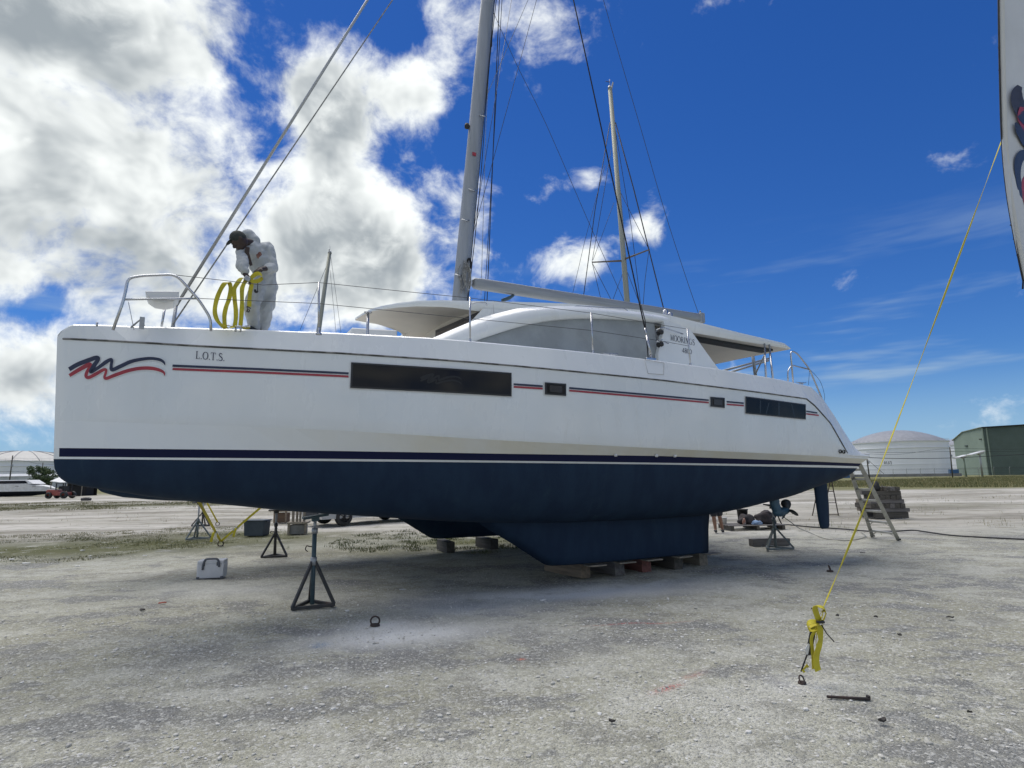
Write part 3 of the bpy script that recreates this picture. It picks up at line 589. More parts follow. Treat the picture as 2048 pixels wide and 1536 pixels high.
# lettering: serif capitals from thick and thin strokes (unit square, y up)
GLY = {
 'L': [([(.18, 0), (.18, 1)], .15), ([(.02, .985), (.36, .985)], .05), ([(.02, .025), (.68, .025)], .05), ([(.66, 0), (.70, .24)], .06)],
 'O': [([(.5, .985), (.2, .86), (.08, .5), (.2, .14), (.5, .015), (.8, .14), (.92, .5), (.8, .86), (.5, .985)], [.05, .12, .16, .12, .05, .12, .16, .12, .05])],
 'T': [([(.42, 0), (.42, 1)], .15), ([(.0, .97), (.84, .97)], .06), ([(.02, 1), (.0, .74)], .05), ([(.82, 1), (.85, .74)], .05), ([(.26, .025), (.6, .025)], .05)],
 'S': [([(.66, .78), (.58, .93), (.38, .985), (.16, .88), (.14, .70), (.36, .55), (.6, .42), (.68, .24), (.56, .06), (.34, .015), (.12, .08), (.06, .26)], [.05, .07, .07, .12, .14, .15, .15, .14, .1, .06, .06, .05])],
 '.': [([(.08, .06), (.22, .06)], .13)],
 'M': [([(.14, 0), (.14, 1)], .07), ([(.14, 1), (.5, .05)], .14), ([(.5, .05), (.86, 1)], .06), ([(.88, 0), (.88, 1)], .15), ([(0, .025), (.28, .025)], .05), ([(.72, .025), (1.04, .025)], .05), ([(0, .98), (.22, .98)], .05), ([(.8, .98), (1.04, .98)], .05)],
 'R': [([(.16, 0), (.16, 1)], .15), ([(.16, .975), (.5, .97), (.68, .76), (.5, .53), (.16, .52)], [.05, .08, .14, .08, .05]), ([(.4, .52), (.84, .02)], .13), ([(0, .025), (.34, .025)], .05), ([(.74, .025), (.94, .025)], .05), ([(0, .98), (.2, .98)], .05)],
 'I': [([(.2, 0), (.2, 1)], .15), ([(.02, .025), (.38, .025)], .05), ([(.02, .98), (.38, .98)], .05)],
 'N': [([(.14, 0), (.14, 1)], .07), ([(.14, 1), (.8, 0)], .15), ([(.8, 0), (.8, 1)], .07), ([(0, .025), (.3, .025)], .05), ([(.64, .98), (.96, .98)], .05)],
 'G': [([(.84, .76), (.7, .94), (.5, .985), (.2, .86), (.08, .5), (.2, .14), (.5, .015), (.76, .1), (.8, .3)], [.05, .06, .06, .12, .16, .12, .06, .1, .14]), ([(.62, .42), (.96, .42)], .05), ([(.8, .02), (.8, .42)], .13)],
 '4': [([(.56, 0), (.56, 1)], .17), ([(.56, 1), (.04, .3)], .07), ([(.02, .29), (.8, .29)], .09)],
 '8': [([(.4, .98), (.16, .84), (.18, .64), (.4, .52), (.66, .38), (.7, .18), (.4, .02), (.1, .18), (.14, .38), (.4, .52), (.62, .66), (.62, .86), (.4, .98)], .12)],
 '0': [([(.4, .98), (.14, .8), (.06, .5), (.14, .2), (.4, .02), (.66, .2), (.74, .5), (.66, .8), (.4, .98)], [.06, .14, .18, .14, .06, .14, .18, .14, .06])],
 '1': [([(.34, 0), (.34, 1)], .17), ([(.34, .98), (.1, .8)], .07), ([(.12, .03), (.56, .03)], .06)],
 '3': [([(.1, .84), (.36, .97), (.64, .84), (.6, .62), (.36, .53), (.66, .42), (.7, .18), (.4, .02), (.08, .14)], .13)],
}
ADV = {'L': .78, 'O': 1.02, 'T': .92, 'S': .78, '.': .30, 'M': 1.10, 'R': .95, 'I': .46, 'N': 1.0, 'G': 1.02, '4': .84, '8': .8, '0': .82, '1': .66, '3': .8}
def lettering(txt, conv, m_, name, parent, slant=.0, gap=.06):
    """conv(u, w): u along the line, w height 0..1"""
    tot = sum(ADV[c_] + gap for c_ in txt); x = 0
    for c_ in txt:
        mb = MB()
        for P, wd in GLY[c_]:
            pts = [Vector((p[0] + slant * p[1], p[1], 0)) for p in P]; sp = smoothpath(pts, 5) if len(P) > 2 else pts
            wv = np.full(len(sp), wd) if not isinstance(wd, list) else np.interp(np.linspace(0, len(P) - 1, len(sp)), range(len(P)), wd)
            A, B = [], []
            for i, p in enumerate(sp):
                t_ = (sp[min(i + 1, len(sp) - 1)] - sp[max(i - 1, 0)]).normalized(); nn = Vector((-t_.y, t_.x, 0))
                a = p + nn * wv[i] / 2; b_ = p - nn * wv[i] / 2; A.append(conv((x + a.x) / tot, a.y)); B.append(conv((x + b_.x) / tot, b_.y))
            mb.grid([A, B], sm=False)
        mb.build(name, m_, parent); x += ADV[c_] + gap
def linepx(x0, y0, x1, y1, hpx, surf):
    return lambda u, w_: surf(x0 + (x1 - x0) * u, y0 + (y1 - y0) * u - hpx * w_)
lettering('L.O.T.S.', linepx(391, 717.5, 450, 722.5, 15, lambda x, y: (lambda q: hp(q[0], q[1], .005))(ph(x, y))), NAVY2, 'letter', hullP, .08)
# small fittings on the topsides
for x, y in ((1679.5, 903), (1686.5, 903.5)):
    s, z = ph(x, y); mb = MB(); c0 = hp(s, z, .0); mb.lathe([(.0, .02), (.026, .02), (.03, .0), (.038, .004), (.04, -.02)], (c0.x, c0.y, c0.z), 12, axis='Y'); mb.build('exhaust_outlet', BLACK, hullP)
for x, y in ((1230, 910.5), (1311, 911.5), (1348, 912)):
    s, z = pb(x, y, .9); v = b_st(s) + (b_ch(s) - b_st(s)) * .25; mb = MB(); c0 = bp(s, v + .01, z); mb.lathe([(0, -.02), (.022, -.016), (.024, .02)], tuple(c0), 10, axis='Y'); mb.build('drain_fitting', WHITE, hullP)
# access hatch outline in the bulwark
q4 = [(1289, 719), (1328, 726), (1327, 749), (1296, 747)]
mb = MB(); P4 = [pbv(x, y, 1.0) for x, y in q4]
def chamf(px, py):
    v = .98
    for _ in range(10):
        s, z = pb(px, py, v); k_ = (z - lerp(T_RAIL, s)) / (lerp(T_TOP, s) - lerp(T_RAIL, s)); v = hb(s) + (b_top(s) - hb(s)) * k_
    return bp(s, v + .002, z)
mb.tube([chamf(*p) for p in q4], .004, 5, closed=True); mb.build('hatch_seam', mat('seam', (.45, .45, .44), .6), hullP)

def hull_under(s, v):
    """height of the port hull's skin under the point (s, v)"""
    pts = section(s)[0][-10:]; pts = sorted(pts); return float(np.interp(abs(v), [p[0] for p in pts], [p[1] for p in pts]))
# ------------------------------------------------------------------ decks, cabin, roof
CV = -HW / 2
def mir(v): return -HW - v
mb = MB()   # bridge deck between the hulls
rows = []
for s, zb, zt in ((3.1, 3.30, 3.42), (3.2, 2.95, 3.50), (3.5, 2.68, 3.52), (4.5, 2.56, 3.56), (9, 2.52, 3.54), (12.0, 2.52, 3.40), (12.4, 2.56, 3.30)):
    rows.append([bp(s, -.35, zb), bp(s, -.35, zt), bp(s, CV, zt + .02), bp(s, -HW + .35, zt), bp(s, -HW + .35, zb), bp(s, -1.1, zb - .05), bp(s, -HW + 1.1, zb - .05)][:5])
mb.grid(rows, close=True, sm=False); n = 5; mb.f += [tuple(range(5)), tuple(6 * 5 + j for j in range(5))]; mb.mi += [0, 0]; mb.sm += [False, False]
mb.build('bridge_deck', GELD, boat)
mb = MB(); mb.tube([bp(.92, -.1, 3.30), bp(.92, CV, 3.34), bp(.92, -HW + .1, 3.30)], .10, 14); mb.build('crossbeam', ALU, boat)
mb = MB()
for i in range(15): v = -.35 - i * (HW - .7) / 14; mb.tube([bp(1.02, v, 3.30), bp(2.1, v, 3.27), bp(3.1, v, 3.31)], .012, 4)
for i in range(9): s = 1.05 + i * .25; mb.tube([bp(s, -.2, 3.32), bp(s, CV, 3.28), bp(s, -HW + .2, 3.32)], .012, 4)
mb.build('trampoline_net', ROPEB, boat)
# roof: one crowned slab with a long forward visor
TW = [(3.95, .35), (3.97, .65), (4.02, 1.0), (4.12, 1.35), (4.3, 1.7), (4.55, 1.98), (4.9, 2.22), (5.3, 2.38), (6, 2.48), (7, 2.56), (9.4, 2.62), (9.9, 2.74), (12.6, 2.76), (12.9, 2.70)]
TE = [(3.95, 4.72), (4.12, 4.68), (4.3, 4.66), (4.7, 4.65), (5.1, 4.64), (5.6, 4.66), (6, 4.69), (7.2, 4.785), (8.8, 4.85), (9.4, 4.83), (9.9, 4.745), (11.4, 4.62), (12.65, 4.535), (12.9, 4.46)]
TBm = [(3.95, 4.69), (4.12, 4.62), (4.3, 4.585), (4.7, 4.55), (5.1, 4.52), (5.5, 4.48), (7, 4.56), (9, 4.62), (9.8, 4.51), (11.7, 4.45), (12.9, 4.43)]
TC = [(3.95, .03), (4.12, .10), (4.3, .16), (4.7, .22), (5.1, .26), (6, .30), (7, .30), (9, .24), (10, .14), (12.9, .06)]
mb = MB(); top_, bot_, edge = [], [], []
RS = [3.95, 3.965, 3.98, 4.02, 4.06, 4.12, 4.2, 4.3, 4.4, 4.55, 4.7, 4.9, 5.1, 5.5, 6, 6.6, 7.2, 8, 8.8, 9.4, 9.65, 9.9, 10.6, 11.4, 12, 12.65, 12.9]; us = np.linspace(-1, 1, 15)
def sweep(s, u):
    k_ = min(1, max(0, (.35 - u) / .85)); k_ = k_ * k_ * (3 - 2 * k_) * .85; return s if s >= 5.35 else s + (5.35 - s) * k_
for s in RS:
    hw, ze_, zb_, cr = lerp(TW, s), lerp(TE, s), lerp(TBm, s), lerp(TC, s)
    top_.append([bp(sweep(s, u), CV + u * hw, ze_ + cr * (1 - abs(u) ** 2.4)) for u in us])
    bot_.append([bp(sweep(s, u), CV + u * (hw - .02), zb_ + .72 * cr * (1 - abs(u) ** 2.4)) for u in us])
mb.grid(top_, 0); mb.grid([r_[::-1] for r_ in bot_], 1)
n = len(us)
for j, rowset in ((0, 0), (n - 1, 1)):
    a_ = [r_[j] for r_ in top_]; m1 = [(p + q) / 2 + Vector((0, (-.035 if j else .035), 0)) for p, q in zip(a_, [r_[j] for r_ in bot_])]; b_ = [r_[j] for r_ in bot_]
    mb.grid([a_, m1, b_], 0)
mb.grid([top_[0], bot_[0]], 0); mb.grid([top_[-1], bot_[-1]], 0)
roof = mb.build('roof', [GEL, CREAM], boat)
# seam across the roof side, soffit strip, roof panels underneath
mb = MB(); mb.tube([pbv(986, 602, -.14), pbv(988, 628, -.12)], .004, 5); mb.build('roof_seam', mat('seam', (.4, .4, .4)), roof)
for v0, v1 in ((-.12, -.42), (mir(-.12), mir(-.42))):
    mb = MB(); rows = []
    for s in np.linspace(9.95, 12.55, 10):
        def under(v): u = (v - CV) / (lerp(TW, s) - .02); return lerp(TBm, s) + .75 * lerp(TC, s) * (1 - abs(u) ** 2.4)
        rows.append([bp(s, v0, under(v0) - .006), bp(s, v0, under(v0) - .05), bp(s, v1, under(v1) - .05), bp(s, v1, under(v1) - .006)])
    mb.grid(rows, close=True, sm=False); mb.build('rolled_curtain', mat('charcoal_fabric', (.035, .042, .05), .9), roof)
for s, v in ((10.5, -1.2), (11.6, -1.2), (10.9, -2.2), (12.2, -1.9)):
    mb = MB(); mb.lathe([(0, -.012), (.05, -.012), (.06, 0)], tuple(bp(s, v, 4.515)), 12); mb.build('ceiling_light', STEEL, roof)
for sgn in (0, 1):
    mv = (lambda v: v) if not sgn else mir
    # arched side fairing
    UP = [(3.95, 3.55), (4.557, 3.862), (4.945, 4.065), (5.352, 4.263), (5.807, 4.435), (6.222, 4.554), (7.172, 4.70), (8.391, 4.764), (9.139, 4.762), (9.32, 4.75)]
    LO = [(4.5, 3.52), (5.245, 3.869), (5.605, 4.02), (6.188, 4.24), (6.807, 4.397), (7.463, 4.5), (8.159, 4.56), (8.7, 4.59), (9.084, 4.605), (9.3, 4.60)]
    up = smoothpath([(p[0], 0, p[1]) for p in UP], 4); lo = smoothpath([(p[0], 0, p[1]) for p in LO], 4); mb = MB(); rows = []
    for a_, c_ in zip(up, lo):
        md = (a_ + c_) / 2
        rows.append([bp(a_.x, mv(-.12), a_.z), bp(a_.x, mv(.05), a_.z), bp(a_.x * .7 + c_.x * .3, mv(.13), a_.z * .7 + c_.z * .3), bp(md.x, mv(.165), md.z), bp(c_.x, mv(.17), c_.z), bp(c_.x, mv(.0), c_.z - .01)])
    mb.grid(rows, close=True); mb.build('side_fairing', GEL, boat)
    # canvas cover over the saloon window: slack cloth with drag folds
    mb = MB(); rows = []
    lo2 = [p for p in lo] 
    for i in range(53):
        u = i / 52; s = 4.55 + u * (9.02 - 4.55); zt = float(np.interp(s, [p.x for p in lo2], [p.z for p in lo2])) - .005; row = []
        for j in range(19):
            w_ = j / 18; z = 3.53 + (zt - 3.53) * w_
            fold = .06 * mnoise.noise((s * 1.1 + z * 1.4, z * .6 - s * .5, 2.)) + .03 * mnoise.noise((s * 3.2 + z * 4, z * 1.2 - s, 7.)) + .012 * math.sin((s * 5.5 - z * 7)) * math.sin(w_ * math.pi)
            row.append(bp(s, mv(.075 + fold * (math.sin(w_ * math.pi) ** .6) * min(1, (zt - 3.53) / .4)), z))
        rows.append(row)
    mb.grid(rows); mb.build('window_cover', CANVAS, boat)
    # solid panel abaft the cover
    PN = [(8.93, 3.52), (8.953, 3.962), (9.05, 4.25), (9.15, 4.5), (9.12, 4.62), (9.45, 4.60), (9.80, 4.515), (10.15, 4.14), (10.58, 3.70), (10.62, 3.5)]
    mb = MB(); mb.prism([bp(s, mv(.205), z) for s, z in PN], bp(0, (-.10 if not sgn else .10), 0)); mb.build('side_panel', GEL, boat, bevel=.012, seg=2)
    # cabin side behind the arch
    mb = MB(); mb.prism([bp(s, mv(-.16), z) for s, z in [(4.6, 3.5), (5.52, 3.5), (9.5, 3.5), (9.5, 4.66), (7.2, 4.62), (5.52, 4.5)]], bp(0, (-.05 if not sgn else .05), 0)); mb.build('cabin_side', GEL, boat)
# front wall with dark window and door, starboard half plain
mb = MB(); rows = []
for v in np.linspace(-.16, -5.14, 12):
    u = (v - CV) / (lerp(TW, 5.5) - .02); rows.append([bp(5.5, v, 3.5), bp(5.5, v, lerp(TBm, 5.5) + .72 * lerp(TC, 5.5) * max(0, 1 - abs(u) ** 2.4) + .02)])
mb.grid(rows, sm=False); mb.build('front_wall', CREAM, boat)
def fpx(px, py, s0):
    d = ray(px, py); P0 = wp(s0, 0, 0); t_ = (P0 - CAM).dot(bA) / d.dot(bA); P = CAM + d * t_; q = P - bO; return bp(s0, q.dot(bN), P.z)
a_ = fpx(871, 630, 5.46); vL = -a_.y; zN = fpx(975, 630, 5.46).z 
mb = MB(); mb.prism([bp(5.46, vL, 3.52), bp(5.46, vL, min(a_.z, 4.60)), bp(5.46, -.20, 4.46), bp(5.46, -.20, 3.52)], bp(.03, 0, 0)); fw = mb.build('front_window', GFRAME, boat)
mb = MB(); mb.prism([bp(5.452, vL + .07, 3.6), bp(5.452, vL + .07, min(a_.z, 4.60) - .07), bp(5.452, -.26, 4.39), bp(5.452, -.26, 3.6)], bp(.01, 0, 0)); mb.build('pane', mat('front_glass', (.03, .022, .024), .12), fw)
mb = MB(); mb.prism([bp(5.455, -4.95, 3.52), bp(5.455, -4.95, 4.42), bp(5.455, -4.6, 4.42), bp(5.455, -4.6, 3.52)], bp(.03, 0, 0)); mb.build('front_window', GFRAME, boat)
mb = MB(); mb.bar(bp(4.9, -4.95, 3.55), bp(5.4, -5.05, 4.42), .08, .10); mb.build('visor_strut', STEEL, boat)
s, z = pb(735, 668, -.55); s2, z2 = pb(736, 624, -.55)
mb = MB(); mb.tube([bp(s, -.55, 3.5), bp(s2, -.55, min(z2, 4.43))], .022, 10); mb.lathe([(0, .0), (.06, 0), (.06, -.012), (0, -.012)], tuple(bp(s2, -.55, min(z2, 4.43))), 14); mb.build('visor_post', STEEL, boat)
mb = MB(); mb.tube([bp(s, mir(-.55), 3.5), bp(s2, mir(-.55), 4.43)], .022, 10); mb.build('visor_post', STEEL, boat)
# foredeck hatch, raised
h0 = pbv(690, 662, -.8); h1 = pbv(795, 667, -.8)
mb = MB(); mb.prism([bp(h0.x, -.8, 3.5), bp(h1.x, -.8, 3.5), bp(h1.x, -.8, h1.z + .06), bp(h0.x + .1, -.8, h0.z + .07)], bp(0, -.9, 0)); mb.build('foredeck_locker', GELD, boat, bevel=.02)
# lettering on the side panel
def onpanel(x, y): s, z = pb(x, y, .21); return bp(s, .2095, z)
lettering('MOORINGS', linepx(1341, 680.5, 1390, 691, 11.5, onpanel), NAVY2, 'letter', boat, 0)
lettering('4800', linepx(1364.5, 705, 1384, 708.5, 9.5, onpanel), NAVY2, 'letter', boat, 0)
# ------------------------------------------------------------------ rails, stanchions, wires
def rail(pts, r, name, v=None, m_=None, rad=.07, closed=False):
    P = [pbv(p[0], p[1], (p[2] if len(p) > 2 else v)) for p in pts]; mb = MB(); mb.tube(arc_fix(P, rad), r, 8); return mb.build(name, m_ or STEEL, boat)
pul = rail([(226, 660), (248, 598), (256, 556), (285, 551.5), (352, 549), (398, 600), (421, 636), (422, 662)], .0165, 'pulpit_rail', .52, rad=.09)
rail([(248, 599), (300, 598), (399, 597)], .013, 'pulpit_rail', .52)
seat = MB(); q = [(292, 597), (358, 597), (356, 609), (346, 617), (330, 620), (310, 617), (297, 608)]
seat.prism([pbv(x, y, .15) for x, y in q], bp(.01, .34, .0)); seat.build('pulpit_seat', GELD, boat, bevel=.008)
rail([(322, 660, .1), (329, 619, .1)], .014, 'seat_post')
rail([(268, 660, .45), (256, 600, .5)], .004, 'pulpit_wire')
a_ = MB(); a_.tube([pbv(262, 655, .3), pbv(284, 636, .3), pbv(288, 652, .3)], .012, 6); a_.box(pbv(284, 646, .3), (.05, .05, .14)); a_.build('bow_roller', GALV, boat)
STN = [(940, 683, 940, 594), (1186, 706, 1182, 625), (1381, 730, 1374.5, 657), (637.5, 662, 637.5, 564)]
for x0, y0, x1, y1 in STN:
    b0 = pbv(x0, y0 + 4, .80); t0 = pbv(x1, y1, .80); mb = MB(); mb.tube([b0, t0], .0135, 8); mb.lathe([(.04, 0), (.04, .012), (.02, .03), (.018, .09)], tuple(b0 - Vector((0, 0, .02))), 12); mb.build('stanchion', STEEL, boat)
def wire(pts, r, name='lifeline', v=.80, m_=None, n=1, par=None):
    P = [pbv(p[0], p[1], (p[2] if len(p) > 2 else v)) for p in pts]; mb = MB(); mb.tube(smoothpath(P, n) if n > 1 else P, r, 6); return mb.build(name, m_ or WIRE, par or boat)
wire([(352, 550, .52), (440, 560, .7), (525, 570), (637, 565), (790, 581), (940, 596), (1182, 626), (1330, 651), (1374, 658)], .004)
wire([(400, 597, .52), (637, 607), (940, 637), (1184, 661), (1330, 683), (1377, 692)], .004)
# starboard side stanchions and wires, hidden from here but part of the boat
for s in (2.7, 4.85, 7.0, 8.9, 11):
    mb = MB(); z = lerp(T_TOP, s); mb.tube([bp(s, mir(.8), z), bp(s, mir(.8), z + .65)], .0135, 8); mb.build('stanchion', STEEL, boat)
mb = MB(); mb.tube([bp(.9, mir(.5), 4.1)] + [bp(s, mir(.8), lerp(T_TOP, s) + .65) for s in (2.7, 4.85, 7.0, 8.9, 11)], .004, 6); mb.build('lifeline', WIRE, boat)
mb = MB(); mb.tube(arc_fix([bp(.28, mir(.3), 3.4), bp(.5, mir(.5), 4.1), bp(1.1, mir(.52), 4.15), bp(1.5, mir(.6), 3.45)], .1), .0165, 8); mb.build('pulpit_rail', STEEL, boat)
# aft end: posts, davits, pushpit
rail([(1529, 688, .1), (1532, 756, .55)], .02, 'roof_post'); rail([(1538.5, 690, .1), (1546, 760, .55)], .02, 'roof_post')
rail([(1504, 700, -1.6), (1511, 752, -1.6)], .04, 'roof_post', m_=ALUB); rail([(1510, 750, -1.4), (1531, 706, -.9)], .018, 'davit_strut', m_=ALUB)
rail([(1444, 742, -3.2), (1537, 717, -3.2)], .03, 'davit_arm', m_=ALUB); rail([(1455, 746, -3.0), (1537, 721, -3.0)], .03, 'davit_arm', m_=ALUB); rail([(1424, 722, -2.2), (1470, 708, -2.0), (1528, 701, -1.0)], .018, 'davit_brace', m_=ALUB)
rail([(1586.5, 768), (1581, 701), (1594, 706), (1619, 738), (1645, 800)], .016, 'pushpit_rail', .72, rad=.12)
rail([(1576, 766), (1575.5, 742), (1583, 730), (1619, 739)], .014, 'pushpit_rail', .72, rad=.12)
wire([(1619, 738), (1640, 762), (1649, 790), (1648, 802)], .004, 'pushpit_wire', .72, n=4); wire([(1619, 740), (1617, 770)], .004, 'pushpit_wire', .72)
rail([(1133, 619), (1150, 612), (1252, 617.5), (1262, 632), (1266, 648)], .011, 'grab_rail', .02, rad=.08)
rail([(943, 608), (951, 604.5), (972, 605.5), (975, 611)], .010, 'grab_rail', -.1, rad=.05)
rail([(1474, 671), (1480, 668), (1538, 681), (1541, 686)], .011, 'grab_rail', .06, rad=.05)
for y0, x1, y1 in ((660, 1366, 668), (684, 1337, 687)):
    rail([(1312, y0), (1326, y0 - 5), (x1 - 18, y1 - 6), (x1, y1)], .011, 'hand_rail', .28, rad=.06)
    mb = MB(); c0 = pbv(1320, y0 + 5, .26); mb.lathe([(0, -.06), (.045, -.055), (.05, -.03), (.03, 0), (.048, .03), (.048, .05), (0, .055)], tuple(c0), 14, axis='Y'); mb.build('winch', BLACK, boat)
for x, y in ((1331, 634), (1340, 640)):
    mb = MB(); c0 = pbv(x, y - 3, -.3); mb.lathe([(.07, -.1), (.07, 0), (.05, .03), (.055, .1), (.03, .12), (0, .12)], tuple(c0), 14); mb.build('deck_winch', STEEL, roof)
def cleat(x0, x1, y, v):
    a = pbv(x0, y, v); e = pbv(x1, y + (x1 - x0) * .06, v); m0 = (a + e) / 2; mb = MB(); mb.tube(smoothpath([a, a * .7 + e * .3 + Vector((0, 0, -.012)), a * .3 + e * .7 + Vector((0, 0, -.012)), e], 3), [.008] * 3 + [.014] * 4 + [.008] * 3, 8)
    for k_ in (.4, .6): p = a * (1 - k_) + e * k_; mb.tube([p, p - Vector((0, 0, .08))], .012, 8)
    mb.build('cleat', STEEL, boat)
cleat(452, 501, 650, .55); cleat(1206, 1236, 706, .6); cleat(1592, 1612, 764, .6)
mb = MB(); s, z = pb(194, 648, .3); mb.tube([bp(s, .3, z - .03), bp(s, .3, z + .02)], .012, 8); mb.build('deck_filler', STEEL, boat)
# ------------------------------------------------------------------ mast, boom, rigging
def ms(z): return 6.15 + .097 * (z - 5.45)
mb = MB(); rows = []
for z in [4.75] + list(np.linspace(5.2, 19.5, 24)) + [21.2, 21.5]:
    k_ = 1 if z < 19 else max(.55, 1 - (z - 19) * .18); rows.append([bp(ms(z) + .165 * k_ * math.cos(a), CV + .105 * k_ * math.sin(a), z) for a in np.linspace(0, 2 * math.pi, 20, endpoint=False)])
mb.grid(rows, close=True); n = 20; mb.f.append(tuple((len(rows) - 1) * n + j for j in range(n))); mb.mi.append(0); mb.sm.append(False)
mast = mb.build('mast', ALU, boat)
mb = MB(); mb.tube([bp(ms(z) + .172, CV, z) for z in (5.2, 12, 21)], .014, 6); mb.build('sail_track', WIRE, mast)
mb = MB(); c0 = pbv(934, 252, CV); mb.lathe([(0, -.06), (.05, -.05), (.06, 0), (.045, .05), (0, .06)], (c0.x, c0.y, c0.z), 12); mb.bar(c0, c0 + Vector((.14, 0, .0)), .03, .03); mb.build('mast_light', BLACK, mast)
for x, y in ((966, 232), (945, 380), (931, 440), (918, 550)):
    mb = MB(); c0 = pbv(x, y, CV + .12); mb.tube([c0 + Vector((-.09, 0, 0)), c0 + Vector((0, -.03, -.02)), c0 + Vector((.09, 0, .01))], .011, 6); mb.build('mast_cleat', STEEL, mast)
mb = MB(); c0 = pbv(948.5, 308, CV + .115); mb.box(c0, (.09, .004, .08)); mb.build('mast_sticker', REDV, mast)
# coiled halyards at the foot of the mast
mb = MB()
for k_ in range(7):
    P = []
    for i in range(9):
        a = i / 8; P.append(pbv(926 + 8 * math.sin(k_ * 1.3) + 5 * math.sin(a * 6 + k_), 520 + k_ * 3 + a * (62 - k_ * 2), CV + .13 + .02 * (k_ % 3)))
    mb.tube(smoothpath(P, 3), .008, 5)
for k_ in range(5):
    cx, cy = 931 + k_ * 1.5, 545 + 3 * k_; mb.tube([pbv(cx + 5 * math.cos(a), cy + 24 * math.sin(a), CV + .16 + .01 * k_) for a in np.linspace(0, 2 * math.pi, 18, endpoint=False)], .008, 5, closed=True)
mb.build('halyard_coil', ROPE, mast)
mb = MB(); mb.tube([pbv(938 + 4 * math.cos(a), 528 + 11 * math.sin(a), CV + .1) for a in np.linspace(0, 2 * math.pi, 16, endpoint=False)], .02, 6, closed=True); mb.build('rope_block', ROPEB, mast)
mb = MB(); a_ = pbv(944, 566, CV); e_ = pbv(1404, 637, CV); ax = (e_ - a_).normalized(); rows = []
for k_, sz in ((0, .55), (.008, .9), (.03, 1.), (.5, 1.), (.985, .92), (1, .85)):
    c0 = a_ + (e_ - a_) * k_; rows.append([c0 + Vector((0, .085 * sz * math.copysign(abs(math.cos(t_)) ** .6, math.cos(t_)), .125 * sz * math.copysign(abs(math.sin(t_)) ** .6, math.sin(t_)))) for t_ in np.linspace(0, 2 * math.pi, 20, endpoint=False)])
mb.grid(rows, close=True); mb.f += [tuple(range(20)), tuple(100 + j for j in range(20))]; mb.mi += [0, 0]; mb.sm += [False, False]
boom = mb.build('boom', ALUB, boat)
mb = MB(); mb.box(e_ - ax * .05, (.16, .19, .27)); mb.tube([e_ + Vector((-.05, 0, .12)), e_ + Vector((-.05, 0, .22))], .02, 8); mb.build('boom_end_cap', ALU, boom, bevel=.02)
mb = MB(); mb.bar(pbv(932, 566, CV), pbv(947, 567, CV), .06, .07); mb.tube([pbv(936, 555, CV), pbv(936, 580, CV)], .018, 8); mb.build('gooseneck', STEEL, boom)
mb = MB(); mb.tube(smoothpath([pbv(1004, 601, CV), pbv(1018, 596, CV), pbv(1028, 590, CV)], 3), [.035, .04, .04, .04, .035, .03, .02], 8); mb.build('vang', STT, boom)
wire([(1398, 630, CV), (1372, 555, CV), (1330, 425, CV), (1283, 262, CV), (1207, 0, CV), (1172, -150, CV)], .007, 'topping_lift', m_=WIRE, n=4)
# shrouds: port and starboard, each from chainplate to hounds
hd = bp(ms(19.4), CV, 19.4)
def shroud(b0, through, r, name='shroud', top=None):
    top = top or hd; mb = MB(); mb.tube([b0, through, top] if through is not None else [b0, top], r, 8); o = mb.build(name, ROPEB, boat)
    d = ((through or top) - b0).normalized(); t2 = MB(); t2.tube([b0, b0 + d * .12], .016, 8); t2.tube([b0 + d * .12, b0 + d * .48], .022, 8); t2.tube([b0 + d * .48, b0 + d * .62], .014, 8); t2.build('turnbuckle', STEEL, o); return o
cp = bp(8.28, .78, 3.66); s, z = pb(1147, 0, -.55); shroud(cp, bp(s, -.55, z), .0125)
cp2 = bp(8.20, .78, 3.66); s, z = pb(1290, 640, .62); mb = MB(); mb.tube([cp2, bp(s, .62, z)] + [pbv(1282, 610, .55)], .009, 6); mb.build('shroud', ROPEB, boat)
mb = MB(); mb.box(bp(8.25, .78, 3.66), (.22, .05, .12)); mb.build('chainplate', STEEL, boat, bevel=.01)
shroud(bp(8.28, mir(.78), 3.66), None, .0125)
s, z = pb(1004, 0, CV - 1.4)
shroud(bp(8.15, mir(.78), 3.66), bp(s, CV - 1.4, z), .009)
# diamond wires and aft-swept spreaders (tips above the frame)
for (x0, y0, x1, y1, v1) in ((941, 500, 1023, 0, CV - .9), (943, 480, 1073, 0, CV + .9)):
    b0 = pbv(x0, y0, CV); m1 = pbv(x1, y1, v1); tip = b0 + (m1 - b0) * 1.12; mb = MB(); mb.tube([b0, tip], .006, 6); mb.tube([tip, bp(ms(19), CV, 19)], .006, 6); mb.build('diamond_wire', WIRE, mast)
    mb = MB(); mb.tube([bp(ms(tip.z) + .1, CV, tip.z - .15), tip], [.05, .025], 8); mb.build('spreader', ALU, mast)
mb = MB(); b0 = pbv(968, 204, CV); e2 = pbv(1056, 0, CV); mb.tube([b0, b0 + (e2 - b0) * 1.9], .006, 6); mb.build('halyard', ROPE, mast)
wire([(987, 25, CV), (1035, 133, CV), (1093, 250, CV), (1185, 462, CV), (1252, 610, CV)], .006, 'lazy_jack', n=3, m_=WIRE)
mb = MB(); mb.tube([bp(ms(z_) + .19 + .02 * math.sin(z_), CV + .05, z_) for z_ in np.linspace(5.3, 13.5, 12)], .009, 6); mb.build('halyard', ROPEB, mast)
mb = MB(); mb.tube([pbv(962, 590, CV - .4), pbv(972, 250, CV - .2), pbv(982, 60, CV - .1)], .006, 5); mb.build('halyard', ROPE, mast)
mb = MB(); mb.tube([pbv(983, 0, CV), pbv(982, 92, CV), pbv(979, 98, CV)], [.03, .03, .01], 8); mb.build('sail_head_rope', ROPEB, mast)
